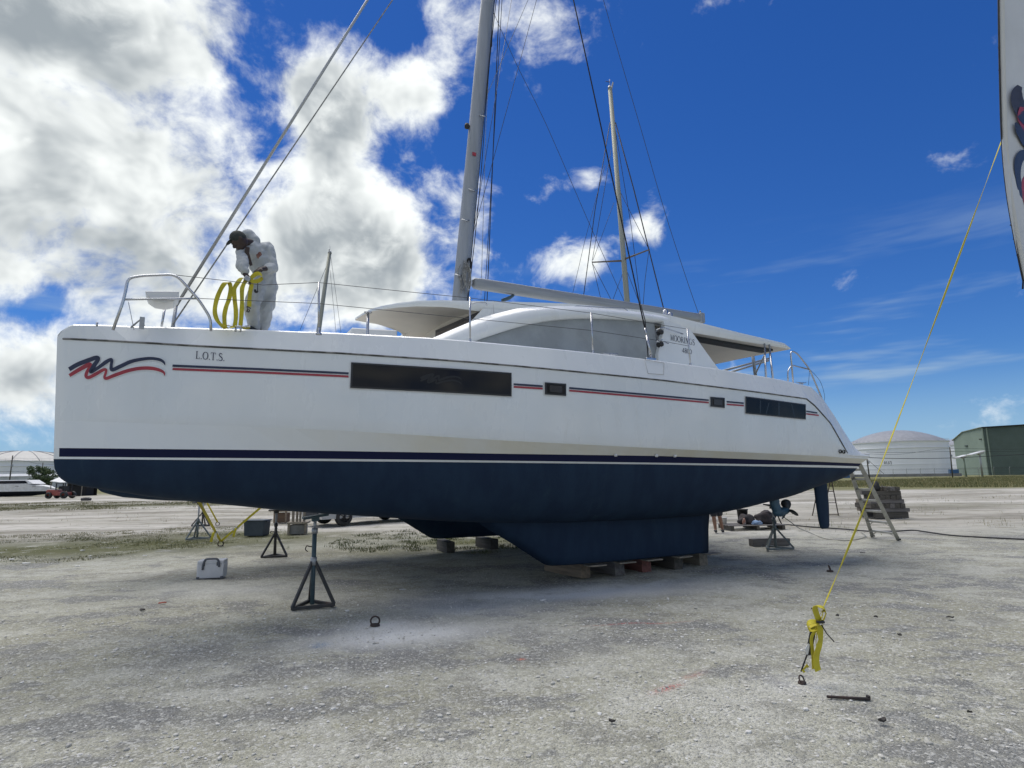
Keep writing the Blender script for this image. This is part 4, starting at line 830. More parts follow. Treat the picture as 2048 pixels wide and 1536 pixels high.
# forestay with furler, and a second stay
fo = bp(.92, CV, 3.42)
p1 = pbv(352, 612, CV); p2 = pbv(735, 0, CV)
mb = MB(); mb.tube([p1, p1 + (p2 - p1) * 2.1], .026, 10); stay = mb.build('forestay', mat('furler_foil', (.40, .41, .41), .4, .5), boat)
mb = MB(); mb.tube([fo, p1 * .45 + fo * .55, p1 * .62 + fo * .38, p1 * .72 + fo * .28, p1], [.022, .022, .05, .03, .028], 10); mb.build('furler_drum', GALV, stay)
q1 = pbv(345, 650, CV + .25); q2 = pbv(785, 0, CV); mb = MB(); mb.tube([q1, q1 + (q2 - q1) * 1.0, q1 + (q2 - q1) * 1.5], .013, 6); mb.build('spinnaker_halyard', ROPE, boat)
# swim platform and stern step of the port hull
mb = MB(); mb.prism([bp(13.3, .90, 2.10), bp(14.06, .87, 2.085), bp(14.06, -.87, 2.085), bp(13.3, -.90, 2.10)], (0, 0, .035)); mb.build('swim_step', GELD, hullP, bevel=.012)
# ------------------------------------------------------------------ boat stands
def stand(pc, post_top, top, rz, size, m_, label, post_m=None, pad_tilt=0., pad_m=None, hidden_pad=False, pad=(.34, .26), rbase=None):
    o = empty('boat_stand', (pc.x, pc.y, 0), rz, label, 'boat stand', 'steel boat stands propping up the catamaran'); pm = post_m or m_
    hz = top * .50; rb = rbase or size
    ft = [Vector((rb * math.cos(a), rb * math.sin(a), .025)) for a in (R(90), R(210), R(330))]
    for f_ in ft:
        mb = MB(); mb.bar(f_ + Vector((0, 0, .01)), Vector((f_.x * .07, f_.y * .07, hz)), .04, .04); mb.build('leg', m_, o, bevel=.004)
    for i in range(3):
        mb = MB(); mb.bar(ft[i], ft[(i + 1) % 3], .042, .042); mb.build('base_bar', m_, o, bevel=.004)
    mb = MB(); mb.tube([(0, 0, .03), (0, 0, post_top)], .031, 12); mb.build('post', pm, o)
    mb = MB(); mb.tube([(0, 0, post_top - .04), (0, 0, post_top + .035)], .042, 12); mb.tube([(0, 0, hz - .05), (0, 0, hz + .06)], .043, 12); mb.build('collar', GALV if post_m else m_, o)
    mb = MB(); mb.tube([(0, 0, post_top), (0, 0, top - .02)], .021, 10)
    for i in range(int((top - post_top - .06) / .016)): mb.lathe([(.021, 0), (.0245, .004), (.021, .008)], (0, 0, post_top + .04 + i * .016), 10)
    mb.build('screw', GALV, o)
    mb = MB(); mb.tube(smoothpath([(.03, 0, post_top * .78), (-.06, 0, post_top * .79), (-.1, 0, post_top * .80), (-.115, 0, post_top * .755), (-.085, 0, post_top * .725)], 3), .008, 6); mb.build('locking_handle', RUST, o)
    mb = MB(); Q = Matrix.Rotation(pad_tilt, 4, 'Y'); mb.box((0, 0, top + .012), (pad[0], pad[1], .03), M=Q); mb.box(Q @ Vector((0, 0, -.03)) + Vector((0, 0, top)), (.10, .10, .05), M=Q); mb.build('top_pad', pad_m or pm, o, bevel=.006)
    return o
def zpx(px, py, dep_pt):
    """height at picture row py above the ground point"""
    dd = (dep_pt - CAM).dot(cF); return D(px, py, dd).z
pA = G(624, 1213)
qA = pA - bO; sA, vA = qA.dot(bA), qA.dot(bN); print('STAND A', sA, vA, hull_under(sA, vA), zpx(628, 1030, pA))
stand(pA, zpx(626, 1063, pA), zpx(628, 1036, pA), R(25), .315, STD, 'nearest boat stand, black legs with teal post, under the bow section', STT, R(-8), STT)
pB = G(549, 1114); stand(pB, zpx(549, 1050, pB), zpx(549, 1022, pB), R(18), .31, STD, 'black boat stand behind and left of the nearest stand')
pC = G(394, 1078); stand(pC, zpx(394, 1045, pC), zpx(394, 1006, pC), R(40), .40, STG, 'pale grey boat stand left of the yellow straps', None, 0, BLACK)
pD = G(404, 1052); stand(pD, zpx(404, 1025, pD), zpx(404, 1000, pD), R(10), .38, STD, 'dark boat stand just behind the pale grey one')
pE = G(1552, 1098); stand(pE, zpx(1550, 1040, pE), zpx(1550, 1014, pE), R(8), .38, STG, 'grey boat stand under the stern beside the propeller', None, R(14), BLACK)
# ------------------------------------------------------------------ keel blocks under the near and far keel
def timber(c, L, w_, h_, rz, m_, label, cat='timber block', name='timber_block', group=None, rx=0.):
    mb = MB(); n = 5
    rows = []
    for i in range(n + 1):
        x = -L / 2 + L * i / n; j = lambda: random.uniform(-.006, .006)
        rows.append([Vector((x, -w_ / 2 + j(), -h_ / 2)), Vector((x, w_ / 2 + j(), -h_ / 2)), Vector((x, w_ / 2 + j(), h_ / 2 + j())), Vector((x, -w_ / 2 + j(), h_ / 2 + j()))])
    mb.grid(rows, close=True, sm=False); mb.f += [(0, 1, 2, 3), tuple(n * 4 + k_ for k_ in range(4))]; mb.mi += [0, 0]; mb.sm += [False] * 2
    o = mb.build(name, m_, None, bevel=.008, seg=2); o.location = c; o.rotation_euler = (rx, 0, rz); tag(o, label, cat, group); return o
# (front end px, front end bottom py, colour, label)
for i, (x, y, m_, lb, rz, L) in enumerate(((1172, 1156, 0, 'brown keel block foremost under the near keel', -58, 1.1), (1240, 1151, 1, 'grey weathered keel block, second from the front', -62, 1.2), (1294, 1145, 2, 'reddish keel block in the middle of the row', -64, 1.25), (1358, 1139, 3, 'dark keel block, second from the back of the near keel', -64, 1.25), (1408, 1131, 4, 'pale ended keel block rearmost under the near keel', -63, 1.25))):
    g_ = G(x, y); a = R(rz); d = Vector((math.cos(a), math.sin(a), 0)); c0 = g_ - d * (L / 2)
    timber((c0.x, c0.y, .115), L, .20, .23, a, WD[m_], lb, group='timber blocks under the near keel')
    mb = MB(); k0 = c0; q = k0 - bO; vv = q.dot(bN); kk = vv / (-d.dot(bN)) if abs(d.dot(bN)) > .1 else 0; pk = c0 + d * kk
    mb.box((pk.x, pk.y, .243), (.34, .20, .022), rz=TH + .06 * (i - 2)); o = mb.build('shim_board', WD[4], None, bevel=.003); tag(o, ['pale', 'split pale', 'crooked pale', 'thin pale', 'last pale'][i] + ' shim board between the near keel and the ' + ['brown', 'grey', 'reddish', 'dark', 'pale ended'][i] + ' block', 'shim board', 'shims under the near keel')
for i, s in enumerate((6.9, 8.0, 9.4)):
    c0 = wp(s, -HW, 0); timber((c0.x, c0.y, .12), .9, .2, .24, TH - math.pi / 2 + .1 * (i - 1), WD[3], ['foremost', 'middle', 'rearmost'][i] + ' dark keel block under the far keel', group='timber blocks under the far keel')
for i, s in enumerate((10.9,)): pass
# ------------------------------------------------------------------ cooler
pc = G(417, 1157); o = empty('cooler_box', (pc.x, pc.y + .12, 0), R(12), 'small white cooler box with dark carrying handle on the gravel', 'cooler')
CW = mat('cooler_white', (.62, .63, .66), .5, base2=(.55, .56, .58), nsc=5, bump=.1); CG = mat('cooler_grey', (.09, .10, .12), .5)
mb = MB(); mb.box((0, 0, .13), (.44, .28, .25), taper=1.03); mb.build('body', CW, o, bevel=.02, seg=3)
mb = MB(); mb.box((0, 0, .285), (.44, .29, .06)); mb.build('lid', CW, o, bevel=.018, seg=3)
for x in (-.11, .12):
    mb = MB(); mb.box((x, -.148, .255), (.035, .012, .07)); mb.build('latch', CG, o, bevel=.004)
mb = MB(); mb.tube(arc_fix([(-.12, -.165, .16), (-.12, -.165, .25), (-.09, -.15, .345), (.12, -.15, .345), (.15, -.165, .25), (.15, -.16, .20)], .05), .019, 8); mb.build('handle', CG, o)
for x in (-.2, .2):
    mb = MB(); mb.box((x, -.13, .018), (.05, .04, .036)); mb.build('foot', CG, o)
# ------------------------------------------------------------------ storage bin and timber cribs under the bows
pc = G(508, 1072); o = empty('storage_bin', (pc.x, pc.y + .2, 0), R(-6), 'dark blue grey plastic storage bin with rim', 'bin'); BN = mat('bin_plastic', (.035, .05, .065), .55, base2=(.05, .065, .08), nsc=3)
mb = MB(); mb.box((0, 0, .23), (.62, .42, .46), taper=1.08); mb.build('body', BN, o, bevel=.02, seg=2)
mb = MB(); mb.box((0, 0, .475), (.72, .50, .04)); mb.build('lid', BN, o, bevel=.01)
for x in (-.37, .37):
    mb = MB(); mb.box((x, 0, .44), (.05, .2, .03)); mb.build('grip', BN, o, bevel=.006)
def crib(px, py, w_, h_, rz, post_h, m_, m2, label):
    pc = G(px, py); o = empty('timber_crib', (pc.x, pc.y + w_ * .4, 0), rz, label, 'timber crib', 'timber cribs standing under the bows')
    mb = MB(); mb.box((0, 0, h_ * .45), (w_ * .86, w_ * .8, h_ * .86)); mb.build('box', m2, o, bevel=.01)
    for x in (-1, 1):
        mb = MB(); mb.box((x * w_ * .47, -w_ * .42, h_ / 2), (.07, .07, h_)); mb.build('corner_post', m_, o, bevel=.006)
    mb = MB(); mb.box((0, 0, h_ + .025), (w_ * 1.12, w_, .06)); mb.build('cap_board', m_, o, bevel=.006)
    for k_ in range(4):
        mb = MB(); x = (-.3 + .2 * k_) * w_; mb.box((x, -.1 + .06 * (k_ % 2), h_ + .055 + post_h / 2), (.07, .09, post_h), rz=.1 * k_); mb.build('upright', m_, o, bevel=.006)
crib(592, 1069, .56, .34, R(8), .40, WD[4], mat('crib_concrete', (.22, .22, .21), .9, base2=(.16, .16, .15), nsc=4, bump=.3), 'grey timber crib with four uprights, nearer of two')
crib(561, 1046, .52, .46, R(-5), .34, WD[0], wood(6, (.16, .10, .06), (.11, .07, .045)), 'brown timber crib with uprights, farther of two')
# ------------------------------------------------------------------ yellow tie-down straps
def ring(pt, r_, label, tilt=0., plate=True, rz=0.3):
    o = empty('ground_anchor', (pt.x, pt.y, 0), rz, label, 'anchor ring', 'anchor rings set in the yard')
    mb = MB(); mb.tube([(r_ * math.cos(a), tilt * r_ * math.sin(a), r_ * .9 + r_ * math.sin(a)) for a in np.linspace(0, 2 * math.pi, 20, endpoint=False)], r_ * .2, 8, closed=True); mb.build('ring', RUST, o)
    if plate:
        mb = MB(); mb.lathe([(0, .014), (r_ * 1.05, .012), (r_ * 1.15, -.01)], (0, 0, 0), 14); mb.build('base', RUST, o)
    return o
r1 = G(750, 1250); ring(r1, .052, 'upright iron anchor ring on the pale dusty patch', rz=.1)
r2 = G(1660, 1142); ring(r2, .05, 'small anchor ring near the stern in front of the ladder', .3, rz=1.0)
r3 = G(441, 1092); ring(r3, .07, 'anchor ring where the two bow straps meet', rz=.3)
r4 = G(435, 1051); ring(r4, .07, 'anchor ring of the farther bow strap', rz=.3)
r5 = G(1604, 1366); ring(r5, .03, 'rusty anchor shackle holding the long yellow strap', .4, rz=.6)
def strap(name, a, e, w_, label, sub=None):
    a = Vector(a); e = Vector(e); mb = MB(); sdv = (CAM - a).cross(e - a).normalized(); mb.ribbon([a + (e - a) * k_ for k_ in np.linspace(0, 1, 10)], w_, sdv); o = mb.build(name, YEL); tag(o, label, 'strap', 'yellow tie-down straps'); return o
g3 = r3 + Vector((0, 0, .12))
e3 = D(393, 995, (wp(1.6, -.4, 0) - CAM).dot(cF) + 3.2); s1 = strap('tie_down_strap', g3, e3, .055, 'yellow strap rising left from the shared anchor ring to the bow')
e4 = D(532, 1006, (g3 - CAM).dot(cF) - 1.0); s2 = strap('tie_down_strap', g3, e4, .055, 'yellow strap rising right from the shared anchor ring')
g4 = r4 + Vector((0, 0, .12)); e5 = D(408, 994, (g4 - CAM).dot(cF) - 2.0); s3 = strap('tie_down_strap', g4, e5, .055, 'farther yellow bow strap behind the other two')
for st_, a, e, k0 in ((s1, g3, e3, .30), (s2, g3, e4, .38)):
    p = a + (e - a) * k0; mb = MB(); d = (e - a).normalized()
    mb.bar(p - d * .16, p + d * .02, .07, .05); mb.build('ratchet', GALV, st_, bevel=.006)
    mb = MB(); mb.ribbon(smoothpath([p, p + Vector((-.02, -.04, -.03)), p + Vector((-.05, -.05, -.14)), p + Vector((-.07, -.04, -.24))], 4), .06, (1, .2, .2)); mb.build('loose_end', YEL, st_)
    mb = MB(); mb.ribbon([p - d * .10 + Vector((.02, -.04, 0)), p - d * .10 + Vector((.03, -.05, -.15))], .05, (1, 0, 0)); mb.build('label_tag', WHITE, st_)
# the long strap in front, right
A0 = r5 + Vector((0, 0, .09)); TOPP = D(2120, -40, 6.6); kn = D(1641, 1228, 4.95)
o = empty('long_tie_down_strap', (A0.x, A0.y, 0), 0, 'long yellow strap running from the ground up to the right past the banner', 'strap')
def loc(p): return Vector(p) - Vector((A0.x, A0.y, 0))
mid = D(1760, 935, 5.25); up_ = D(2003, 282, 6.2)
P = smoothpath([kn, mid, up_, TOPP], 14); mb = MB(); sdv = Vector((1, .15, .25))
tw = [Vector((math.cos(.9 + .35 * math.sin(i * .5)), math.sin(.9 + .35 * math.sin(i * .5)), .1)) for i in range(len(P))]
mb.ribbon([loc(p) for p in P], .034, tw); mb.build('webbing', YEL, o)
mb = MB(); lowp = D(1621, 1290, 4.95); mb.tube([loc(A0), loc(lowp)], .007, 6); mb.bar(loc(D(1617, 1308, 4.97)), loc(D(1626, 1262, 4.94)), .035, .03); mb.build('ratchet_hook', BLACK, o)
mb = MB(); mb.ribbon([loc(A0 + Vector((.01, -.01, 0))), loc(D(1616, 1330, 4.97))], .03, (1, .3, 0)); mb.build('lower_webbing', YEL, o)
mb = MB(); mb.ribbon([loc(A0 + Vector((.035, -.01, .005))), loc(A0 + Vector((.05, 0, .03)))], .04, (1, 0, .1)); mb.build('paper_tag', WHITE, o)
def zk(x, y, d=4.93): return loc(D(1560 + x / 6.4, 1180 + y / 6.4, d))
vw = Vector((0, 1, -.2))
def loopr(pts, sides, w_, name='folded_loop', d=4.93, wid=None, dd=None):
    P = [zk(x, y, d + (dd[i] if dd else 0)) for i, (x, y) in enumerate(pts)]; n_ = 5; sp = smoothpath(P, n_); m_ = MB(); S = [Vector(s_) for s_ in sides]; S2 = [S[min(len(S) - 1, int(i / n_))].lerp(S[min(len(S) - 1, int(i / n_) + 1)], (i % n_) / n_) for i in range(len(sp))]
    m_.ribbon(sp, w_, S2, th=.004); return m_.build(name, YEL, o)
h_ = (1, .25, 0); dpt = (.5, 1, .1)
loopr([(505, 410), (462, 290), (450, 225), (510, 215), (565, 240), (585, 300), (560, 380), (530, 415)], [h_, h_, h_, dpt, dpt, dpt, dpt, h_], .05, dd=[0, -.02, -.03, -.02, 0, .01, .01, 0])
loopr([(510, 405), (540, 330), (550, 280), (575, 275), (585, 300), (565, 360), (535, 410)], [dpt] * 7, .045, dd=[0, 0, .01, .01, .02, .02, .01])
loopr([(490, 415), (430, 405), (370, 420), (352, 465), (375, 505), (440, 500), (505, 470)], [(.2, .9, .6)] * 7, .045, dd=[0, -.03, -.04, -.02, 0, 0, .01])
loopr([(490, 430), (430, 440), (385, 470), (420, 490), (480, 480)], [(.2, .9, .6)] * 5, .04, dd=[0, .02, .02, .03, .03])
loopr([(500, 470), (425, 560), (402, 640), (415, 760), (425, 900), (430, 1010)], [h_] * 6, .030, dd=[0, -.01, -.01, 0, 0, 0])
loopr([(515, 450), (515, 560), (520, 640), (500, 720), (465, 850), (470, 960), (490, 1035)], [h_, h_, (1, .6, 0), h_, h_, h_, h_], .056, dd=[-.01, -.02, -.03, -.04, -.04, -.04, -.04])
loopr([(500, 470), (470, 560), (460, 660), (470, 740)], [dpt] * 4, .05, dd=[.02, .03, .03, .03])
mb = MB(); mb.tube([zk(395, 232, 4.96), zk(440, 240, 4.95)], .005, 5); mb.tube([zk(470, 405, 4.90), zk(510, 412, 4.88), zk(560, 410, 4.92)], .012, 6); mb.tube([zk(530, 445, 4.9), zk(600, 560, 4.88), zk(692, 662, 4.88)], .005, 6); mb.build('cable_tie', BLACK, o)
mb = MB(); mb.ribbon([zk(370, 690, 4.93), zk(345, 760, 4.92), zk(350, 825, 4.92)], .03, (1, .2, .3), wid=[.015, .04, .012]); mb.build('label_tag', WHITE, o)
# ------------------------------------------------------------------ feather banner at the right edge, with its pole just out of frame
bd = 6.05
pole_b = D(2262, 941, 6.75); pb0 = Vector((pole_b.x, pole_b.y, 0)); o = empty('feather_banner', pb0, 0, 'tall white feather banner with navy and red wave emblem at the right edge', 'banner')
def lo_(p): return Vector(p) - pb0
CL = mat('banner_cloth', (.62, .645, .67), .85, base2=(.57, .59, .61), nsc=1.5)
LE = [(2010, -420), (2002, -250), (1998, -120), (1997.5, 0), (2000, 150), (2004, 280), (2013, 380), (2026, 460), (2040, 530), (2047, 562)]
sp = smoothpath([(x, y, 0) for x, y in LE], 4); rows = []
for p in sp:
    k_ = (p.y + 420) / 980; rx = 2130 - 60 * max(0, k_ - .8) / .2 * 1.2; rows.append([lo_(D(p.x + (rx - p.x) * u, p.y, bd + .35 * u + .06 * math.sin(u * 7 + p.y * .012))) for u in np.linspace(0, 1, 10)])
mb = MB(); mb.grid(rows); cloth = mb.build('cloth', CL, o)
sm = cloth.modifiers.new('thick', 'SOLIDIFY'); sm.thickness = .003
mb = MB(); mb.tube([lo_(D(p.x + 5.5, p.y, bd)) for p in sp], .026, 10); mb.build('sleeve', mat('banner_sleeve', (.60, .60, .57), .8), o)
mb = MB(); mb.tube([lo_(D(p.x - .6, p.y, bd - .005)) for p in sp], .008, 6); mb.build('edge_cord', BLACK, o)
mb = MB()
for x, y in ((1999, 95), (2000, 140), (2023, 450), (2029, 478), (2036, 510), (2044, 530)): mb.lathe([(0, -.012), (.012, 0), (0, .012)], tuple(lo_(D(x - 1, y, bd))), 8)
mb.build('clip', BLACK, o)
mb = MB(); mb.tube([lo_(D(2044, 528, bd)), lo_(D(2047, 552, bd)), lo_(D(2045.5, 578, bd))], .008, 6); mb.build('tail_cord', BLACK, o)
mb = MB(); mb.tube([(0, 0, -.02), (0, 0, 9.2)], [.06, .045], 12); mb.build('pole', ALU, o)
mb = MB(); mb.tube([(0, 0, 9.1), lo_(D(2010, -420, bd))], .012, 6); mb.tube([lo_(D(2060, 540, bd + .2)), (0, 0, 3.9)], .012, 6); mb.build('spreader_line', ROPE, o)
def onflag(x, y): return lo_(D(x, y, bd - .03 + .35 * max(0, (x - 2005) / 125) + .06 * math.sin(max(0, (x - 2005) / 125) * 7 + y * .012)))
stroke([(2040, 172), (2034, 185), (2036, 205), (2052, 232), (2062, 240)], [10, 22, 26, 30, 30], onflag, NAVY2, 'emblem_navy_wave', o)
stroke([(2050, 215), (2048, 235), (2060, 260)], [20, 26, 22], onflag, REDV, 'emblem_red_wave', o)
stroke([(2031, 245), (2040, 262), (2052, 285), (2062, 300)], [4, 16, 16, 12], onflag, NAVY2, 'emblem_navy_wave', o)
stroke([(2062, 306), (2045, 310), (2037, 325), (2036, 350), (2042, 385), (2052, 400)], [14, 20, 16, 11, 9, 5], onflag, NAVY2, 'emblem_navy_wave', o)
stroke([(2062, 350), (2052, 362), (2051, 395), (2060, 420)], [12, 16, 12, 8], onflag, REDV, 'emblem_red_wave', o)
# ------------------------------------------------------------------ yard clutter at the stern
pl = G(1515, 1060); o = empty('wooden_pallet', (pl.x, pl.y + .5, 0), R(4), 'low wooden pallet with work gear behind the rearmost keel block', 'pallet')
for k_ in range(5):
    mb = MB(); mb.box((0, -.42 + .21 * k_, .135), (1.85, .15, .022)); mb.build('plank', WD[1], o, bevel=.003)
for k_ in (-1, 0, 1):
    mb = MB(); mb.box((.82 * k_, 0, .062), (.09, 1.0, .12)); mb.build('bearer', WD[3], o, bevel=.004)
def onpal(px, dy=.0): q = G(px, 1060); return Vector((q.x, pl.y + .5 + dy, .147))
c0 = onpal(1460, .15); o = empty('paint_bucket', c0, 0, 'small white paint bucket on the pallet', 'bucket')
mb = MB(); mb.lathe([(0, 0), (.085, 0), (.10, .2), (.108, .2), (.108, .215), (.095, .215), (.09, .2), (0, .19)], n=20); mb.build('pail', WHITE, o)
mb = MB(); mb.tube([(.105 * math.cos(a), .03, .19 - .10 * math.sin(a)) for a in np.linspace(0, math.pi, 12)], .003, 5); mb.build('bail', WIRE, o)
c0 = onpal(1508, .38); o = empty('black_bucket', c0, 0, 'black bucket standing at the back of the pallet', 'bucket')
mb = MB(); mb.lathe([(0, .0), (.14, .0), (.17, .42), (.18, .42), (.18, .45), (.155, .45), (.15, .4), (0, .4)], n=22); mb.build('pail', BLACK, o); mb = MB(); mb.tube([(.175 * math.cos(a), .0, .43 - .08 * math.sin(a)) for a in np.linspace(0, math.pi, 12)], .004, 5); mb.build('bail', WIRE, o)
def blob(name, c, dim, m_, label, cat, seed, rough=.35, parent=None, n=3):
    bm = bmesh.new(); bmesh.ops.create_icosphere(bm, subdivisions=n, radius=1)
    for v_ in bm.verts:
        k_ = 1 + rough * mnoise.noise(v_.co * 1.7 + Vector((seed, 0, 0))) + rough * .5 * mnoise.noise(v_.co * 4 + Vector((0, seed, 0))); p = v_.co * k_; v_.co = (p.x * dim[0], p.y * dim[1], max(-.55, p.z) * dim[2] + .55 * dim[2])
    me = bpy.data.meshes.new(name); bm.to_mesh(me); bm.free(); me.materials.append(m_); me.polygons.foreach_set('use_smooth', [True] * len(me.polygons))
    ob = bpy.data.objects.new(name, me); link(ob, parent); ob.location = c
    if label: tag(ob, label, cat)
    return ob
BAG = mat('bag_black', (.018, .017, .019), .8, base2=(.04, .03, .03), nsc=6, bump=.4, bsc=25)
c0 = onpal(1548, .0); o = empty('work_bag', c0, .2, 'black slumped work bag on the pallet beside the stern stand', 'bag')
blob('bag_body', (0, 0, 0), (.36, .22, .26), BAG, None, None, 3, .3, o)
mb = MB(); mb.tube(smoothpath([(-.2, -.1, .2), (-.1, -.14, .36), (.1, -.14, .34), (.2, -.1, .18)], 5), .016, 6); mb.build('handle', BAG, o)
mb = MB(); mb.tube(smoothpath([(.2, -.1, .3), (.36, -.12, .24), (.44, -.1, .1), (.5, -.14, -.08), (.60, -.1, -.12)], 5), .02, 6); mb.build('shoulder_strap', BAG, o)
blob('rolled_tarpaulin', onpal(1505, -.05), (.26, .18, .20), BAG, 'dark bundled tarpaulin on the pallet left of the bag', 'tarpaulin', 5, .45)
blob('orange_cloth', onpal(1495, -.22), (.05, .05, .13), mat('orange_cloth', (.30, .11, .05), .85, base2=(.3, .3, .3), nsc=6), 'small orange cloth hanging on the dark bundle', 'cloth', 8, .35)
blob('blue_cloth', onpal(1521, -.30), (.17, .08, .085), mat('blue_cloth', (.16, .26, .42), .85, base2=(.28, .36, .48), nsc=7), 'crumpled pale blue cloth on the pallet', 'cloth', 9, .5)
tb = G(1543, 1092); timber((tb.x, tb.y + .1, .085), .95, .2, .17, R(6), WD[1], 'loose grey timber lying behind the stern stand', 'timber')
# cable and hose on the ground
def gtube(pxs, r_, m_, name, label, cat, z=None):
    P = [G(x, y) + Vector((0, 0, r_)) for x, y in pxs]; mb = MB(); mb.tube(smoothpath(P, 6), r_, 6); ob = mb.build(name, m_); tag(ob, label, cat); return ob
gtube([(1562, 1050), (1580, 1051), (1620, 1055), (1680, 1059), (1740, 1064), (1790, 1064), (1825, 1062), (1850, 1065), (1900, 1072), (1960, 1076), (2060, 1081), (2120, 1083)], .022, BLACK, 'power_cable', 'thick black cable snaking across the yard to the right', 'cable')
P = [pbv(1586, 1020, 0)]; P = [wp(12.25, .0, .86)] + [G(x, y) + Vector((0, 0, .012)) for x, y in ((1624, 1068), (1650, 1078), (1690, 1082), (1722, 1078), (1731, 1072), (1722, 1066))]
mb = MB(); mb.tube([P[0], P[0] * .5 + P[1] * .5 + Vector((0, 0, -.06)), P[1]] + smoothpath(P[1:], 5)[1:], .009, 6); ob = mb.build('water_hose', mat('hose_grey', (.20, .20, .17), .6)); tag(ob, 'thin pale hose hanging from the propeller drive to the ground', 'hose')
# aluminium boarding ladder
LA = mat('ladder_aluminium', (.40, .40, .37), .5, .4, base2=(.32, .32, .29), nsc=6)
f1 = G(1745, 1073); f2 = G(1797, 1080); dst = (wp(14.0, .1, 0) - CAM).dot(cF); t1 = D(1697, 930, dst + .35); t2 = D(1719, 928, dst - .05)
o = empty('boarding_ladder', ((f1.x + f2.x) / 2, (f1.y + f2.y) / 2, 0), 0, 'aluminium ladder leaning against the stern step', 'ladder'); L0 = o.location.copy()
for a, e in ((f1, t1), (f2, t2)):
    mb = MB(); mb.bar(a - L0, e - L0, .03, .085, up=(1, .3, 0)); mb.build('rail', LA, o, bevel=.004)
    mb = MB(); mb.box(a - L0 + Vector((0, 0, .02)), (.07, .11, .04)); mb.build('foot', BLACK, o)
for k_ in (.1, .255, .41, .56, .70, .83, .94):
    mb = MB(); mb.bar(f1.lerp(t1, k_) - L0, f2.lerp(t2, k_) - L0, .085, .05); mb.build('rung', LA, o, bevel=.003)
for k_ in (.1, .255):
    for a, e, b_, g_ in ((f1, t1, f2, t2), (f2, t2, f1, t1)):
        mb = MB(); p = a.lerp(e, k_); q = b_.lerp(g_, k_); mb.bar(a.lerp(e, k_ - .07) - L0, p.lerp(q, .3) - L0, .02, .012); mb.build('brace', LA, o)
# steel step ladder at the far hull
f1 = G(1677, 1031); f2 = G(1655, 1031); o = empty('step_ladder', f1, 0, 'thin dark steel ladder standing behind the rudder', 'ladder'); dd = (f1 - CAM).dot(cF) - .5
for a, x, y in ((f1, 1662, 955), (f2, 1640, 955)):
    e = D(x, y, dd); mb = MB(); mb.bar(a - f1, e - f1, .035, .035); mb.build('rail', RUST, o)
    mb = MB(); mb.bar(e - f1, e - f1 + Vector((0, .9, -(e - f1).z)), .03, .03); mb.build('rear_leg', RUST, o)
for k_ in (.02, .34, .64, .92):
    mb = MB(); mb.bar(f1.lerp(D(1662, 955, dd), k_) - f1, f2.lerp(D(1640, 955, dd), k_) - f1, .035, .03); mb.build('rung', RUST, o)
# stack of timbers
base = G(1782, 1037); bx = base.x; by_ = base.y + .5; sc = 54.0 * 5.02
def tX(zx): return (zx - 700) / 275.
lay = [('long', 550, 885, .0, .24, 3), ('long', 515, 900, .24, .14, 1), ('ends', 645, 855, .38, .18, 3), ('ends0', 500, 640, .38, .18, 1), ('long', 510, 855, .56, .15, 1), ('ends', 600, 822, .71, .15, 1), ('long', 555, 830, .86, .16, 3), ('ends', 668, 822, 1.02, .15, 3)]
stk = 0
NAMES = ['bottom', 'second', 'third', 'third', 'fourth', 'fifth', 'sixth', 'top']
for li, (kind, x0, x1, z, h_, m_) in enumerate(lay):
    a, e = tX(x0), tX(x1)
    if kind == 'long':
        for r_, dy in (('front', -.42), ('rear', .42)):
            timber((bx + (a + e) / 2, by_ + dy, z + h_ / 2), e - a, .2, h_ - .006, random.uniform(-.02, .02), WD[(m_ + (dy > 0) * 3) % 5], f'{r_} long timber in the {NAMES[li]} layer of the stack', 'timber', 'stacked_timber', 'timbers stacked in the yard')
    else:
        nn = max(2, round((e - a) / .2)); wv = (e - a) / nn
        for i in range(nn):
            timber((bx + a + wv * (i + .5), by_ + random.uniform(-.03, .03), z + h_ / 2), 1.08, wv - .012, h_ - .006, R(90) + random.uniform(-.03, .03), WD[random.choice((1, 3, 3, 3))], f'end-on timber {["first", "second", "third", "fourth", "fifth"][i]} from left in the {NAMES[li]}{" left" if kind == "ends0" else ""} layer of the stack', 'timber', 'stacked_timber', 'timbers stacked in the yard')
c0 = Vector((bx + tX(618), by_ - .25, 1.02)); blob('rubber_pad', c0, (.15, .14, .24), BLACK, 'black rounded rubber pad on top of the timber stack', 'pad', 12, .12)
for dx, lb in ((-.17, 'left'), (.2, 'right')):
    timber((c0.x + dx, c0.y - .06, 1.02 + .11), .05, .02, .22, .3, WD[4], f'thin offcut board standing {lb} of the rubber pad', 'board', 'offcut_board', rx=.1)
# iron bar and litter
p = G(1697, 1399); mb = MB(); mb.bar((-.15, .03, .012), (.15, -.03, .012), .022, .018); mb.box((.142, -.02, .022), (.022, .03, .024)); o = mb.build('iron_bar', RUST, None, bevel=.003); o.location = p; tag(o, 'short rusty iron bar lying near the anchor shackle', 'bar')
LIT = [(24, 1120, .16, 'w'), (52, 1128, .2, 'w'), (165, 1102, .17, 'w'), (180, 1113, .09, 'w'), (290, 1113, .12, 'w'), (205, 1067, .12, 'w'), (155, 1134, .12, 'w'), (180, 1117, .08, 'w'), (82, 1165, .05, 'w'), (805, 1181, .10, 'w'), (695, 1224, .07, 'w'), (1725, 1107, .13, 'k'), (285, 1222, .11, 'k'), (325, 1208, .12, 'r'), (1752, 1236, .05, 'k'), (1765, 1444, .08, 'k'), (1675, 1233, .05, 'k'), (1800, 1272, .05, 'k'), (1900, 1237, .09, 'k'), (1085, 1203, .08, 'w'), (1540, 1175, .04, 'w'), (1225, 1446, .06, 'k'), (1940, 1428, .05, 'k')]
